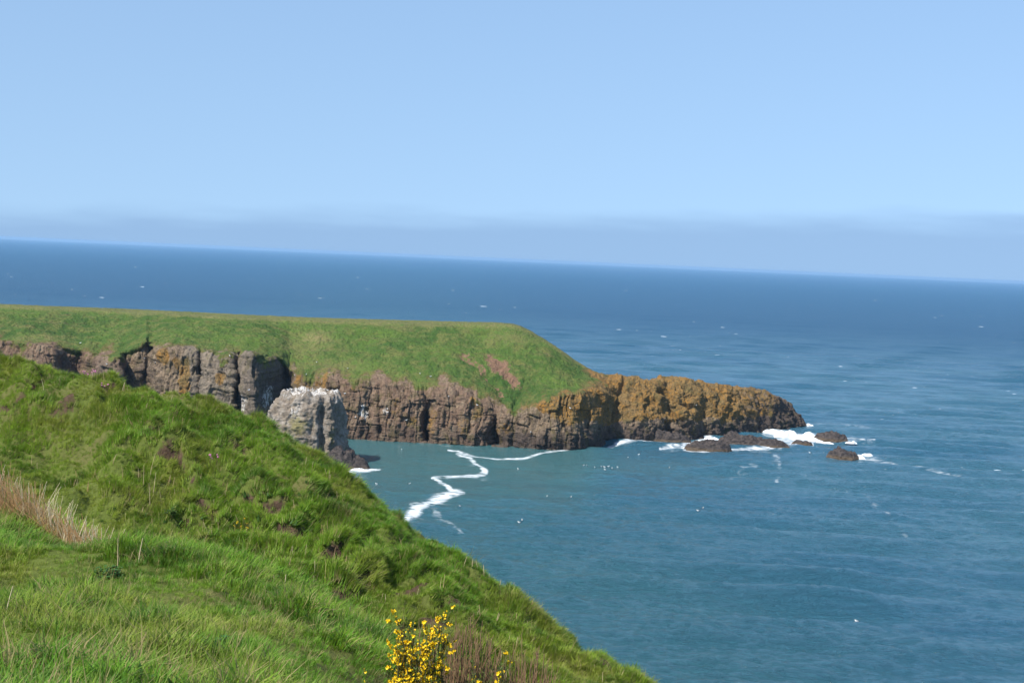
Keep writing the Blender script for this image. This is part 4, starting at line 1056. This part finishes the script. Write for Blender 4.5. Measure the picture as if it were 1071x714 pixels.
n = N('thrift_flower'); n.pbr((0.62, 0.20, 0.42), 0.7, None, 0.2); PINK = n.m
def thrift(px, py, label, seed, nfl=6):
    r = np.random.default_rng(seed); p = hit(px, py, base_h); p[2] = float(height(p[0], p[1]))
    root = empty('thrift', tuple(p), label, 'flower', 'pink thrift on the bank')
    V, Q, SV, SQ = [], [], [], []
    for i in range(nfl):
        b = np.array([r.normal() * 0.05, r.normal() * 0.05, 0]); top = b * 1.5 + np.array([0, 0, r.uniform(0.28, 0.38)])
        tube(SV, SQ, [b, top], 0.003, 0.002, 3)
        nu, nv = 8, 5; V = []
        for v in range(nv):
            for u in range(nu):
                ph = math.pi * (v + 0.02) / (nv - 0.96); th = 6.283 * u / nu; rr_ = 0.019 * (1 + 0.18 * r.normal() * (0 < v < nv - 1))
                V.append(top + np.array([math.sin(ph) * math.cos(th), math.sin(ph) * math.sin(th), math.cos(ph) * 0.8]) * rr_)
        link('flower_head', raw_mesh('flower_head', V, grid_faces(nv, nu, True)[:, ::-1]), PINK, root)
    link('stems', raw_mesh('stems', SV, np.array(SQ)), STEM, root)
thrift(90, 410, 'pink thrift flowers near the bank top, left clump of a pair', 1)
thrift(99, 409, 'pink thrift flowers near the bank top, right clump of a pair', 2)
thrift(109, 419, 'pale pink thrift just below the pair near the bank top', 3, 6)
thrift(222, 487, 'lone pink thrift in the middle of the bank', 4, 9)

# ------------------------------------------------------------------ SEABIRDS
n = N('gull_plumage'); n.pbr(n.mix(n.rng(n.attr('part'), 0.5, 0.6), n.mix(n.rng(n.attr('part'), 0.1, 0.2), (0.82, 0.82, 0.80), (0.36, 0.39, 0.43)), n.mix(n.rng(n.attr('part'), 0.8, 0.85), (0.03, 0.03, 0.03), (0.65, 0.36, 0.05))), 0.7, None, 0.2); GULL = n.m
def gull_mesh():
    path = [(-0.27, 0.10), (-0.20, 0.10), (-0.10, 0.085), (0.0, 0.08), (0.10, 0.10), (0.155, 0.145), (0.18, 0.20), (0.205, 0.225), (0.245, 0.222), (0.262, 0.218), (0.30, 0.208)]
    rad = [(0.006, 0.03), (0.03, 0.045), (0.075, 0.085), (0.088, 0.10), (0.075, 0.085), (0.045, 0.05), (0.036, 0.036), (0.040, 0.038), (0.028, 0.024), (0.012, 0.010), (0.003, 0.003)]
    part = [0.6, 0.0, 0, 0, 0, 0, 0, 0, 0, 1.0, 1.0]
    V, A = [], []; sd_ = 12; pth = np.array(path)
    for i, (x, z) in enumerate(path):
        t = pth[min(i + 1, len(pth) - 1)] - pth[max(i - 1, 0)]; t = t / np.linalg.norm(t); nx, nz = -t[1], t[0]
        for k in range(sd_):
            th = 6.283 * k / sd_; a, b = math.cos(th) * rad[i][1], math.sin(th) * rad[i][0]
            V.append((x + nx * b, a, z + nz * b)); A.append(part[i])
    Q = grid_faces(len(path), sd_, True).tolist()
    for s in (-1, 1):                                     # folded grey wings with dark tips
        b0 = len(V)
        for i, (x, w_, z) in enumerate(((0.08, 0.02, 0.13), (0.02, 0.055, 0.155), (-0.10, 0.06, 0.15), (-0.20, 0.035, 0.14), (-0.33, 0.01, 0.135))):
            for k, (dy, dz) in enumerate(((0.0, 0.02), (1.0, 0.0), (1.0, -0.05), (0.3, -0.02))):
                V.append((x, s * (0.045 + dy * w_ if i < 4 else 0.02 + dy * w_), z + dz * (0.5 + w_ * 8))); A.append(0.3 if i < 3 else 0.65)
        q = grid_faces(5, 4, True) + b0
        Q += (q if s > 0 else q[:, ::-1]).tolist()
    return raw_mesh('gull', V, np.array(Q), True, {'part': np.array(A)})
GM = gull_mesh(); GM.materials.append(GULL)
def gull(loc, label, group, rz, sc=1.0):
    o = bpy.data.objects.new('gull', GM); COL.objects.link(o); o.location = loc; o.rotation_euler.z = rz; o.scale = (sc,) * 3
    return tag(o, label, 'gull', group)
water_px = [(610,488),(613.5,487.5),(622,489.5),(629,489),(632.5,489.5),(636,488),(640,490.5),(646,489),(633,491),(657,477),(668,475),(542,491),(394,506),(428,505),(572,518),(597,520),(481,533),(543,547),(707,531),(735,530),(730,537),(887,513),(847,475),(546,542),(420,470),(700,489)]
for i, (a, b) in enumerate(water_px):
    p = at_z(a, b)
    gull((p[0], p[1], float(sea_h(p[0], p[1])[0]) - 0.03), 'white gull floating on the calm bay water', 'gulls floating on the bay', rng.uniform(0, 6.28), 1.35)
p = at_z(896, 652); gull((p[0], p[1], float(sea_h(p[0], p[1])[0]) - 0.03), 'white gull floating alone on the near water at lower right', 'gulls floating on the bay', 2.9, 1.3)
cliff_px = [(308,393),(320,392),(364,386),(439,391),(450,394),(469,415),(499,424),(163,380),(152,375),(240,373),(331,379),(84,359),(133,375),(112,381),(555,452),(596,427),(262,410),(284,425),(379,425),(384,433),(405,428),(372,437),(360,412),(425,440),(728,424),(695,453)]
fp = PT[:nr_front][:, ::2].reshape(-1, 3); fx, fy = project(fp)
for (a, b) in cliff_px:
    i = int(np.argmin((fx - a) ** 2 + (fy - b) ** 2)); p = fp[i]
    gull((p[0], p[1] - 0.25, p[2] + 0.05), 'white gull perched on a ledge of the headland cliffs', 'gulls perched on the headland', rng.uniform(0, 6.28), 1.4)
for k in range(14):
    a = rng.uniform(300, 350); p = at_depth(a, 411.5, 352 + rng.uniform(1, 7))
    dg = at_depth(325, 411.5, 352)[2]
    gull((p[0], p[1], dg + 0.35), 'white gull sitting on the flat top of the sea stack', 'gulls on the sea stack', rng.uniform(0, 6.28), 1.3)

# ------------------------------------------------------------------ HAZE
hb = bpy.data.meshes.new('haze'); S = 33000.0; z0, z1 = -7.0, 53.0
hv = [(x, y, z) for z in (z0, z1) for (x, y) in ((-S, -S), (S, -S), (S, S), (-S, S))]
hf = [(3,2,1,0), (4,5,6,7), (0,1,5,4), (1,2,6,5), (2,3,7,6), (3,0,4,7)]
hb.from_pydata(hv, [], hf)
n = N('haze_air'); pv = n.new('ShaderNodeVolumePrincipled'); pv.inputs['Color'].default_value = (0.45, 0.72, 1.0, 1); pv.inputs['Density'].default_value = 5.0e-5; pv.inputs['Anisotropy'].default_value = 0.2
n.t.links.new(pv.outputs[0], n.out.inputs['Volume'])
n.m.cycles.homogeneous_volume = True if hasattr(n.m.cycles, 'homogeneous_volume') else False
hz_o = link('haze', hb, n.m); tag(hz_o, 'thin pale sea haze fading the far water towards the horizon', 'haze', kind='stuff')
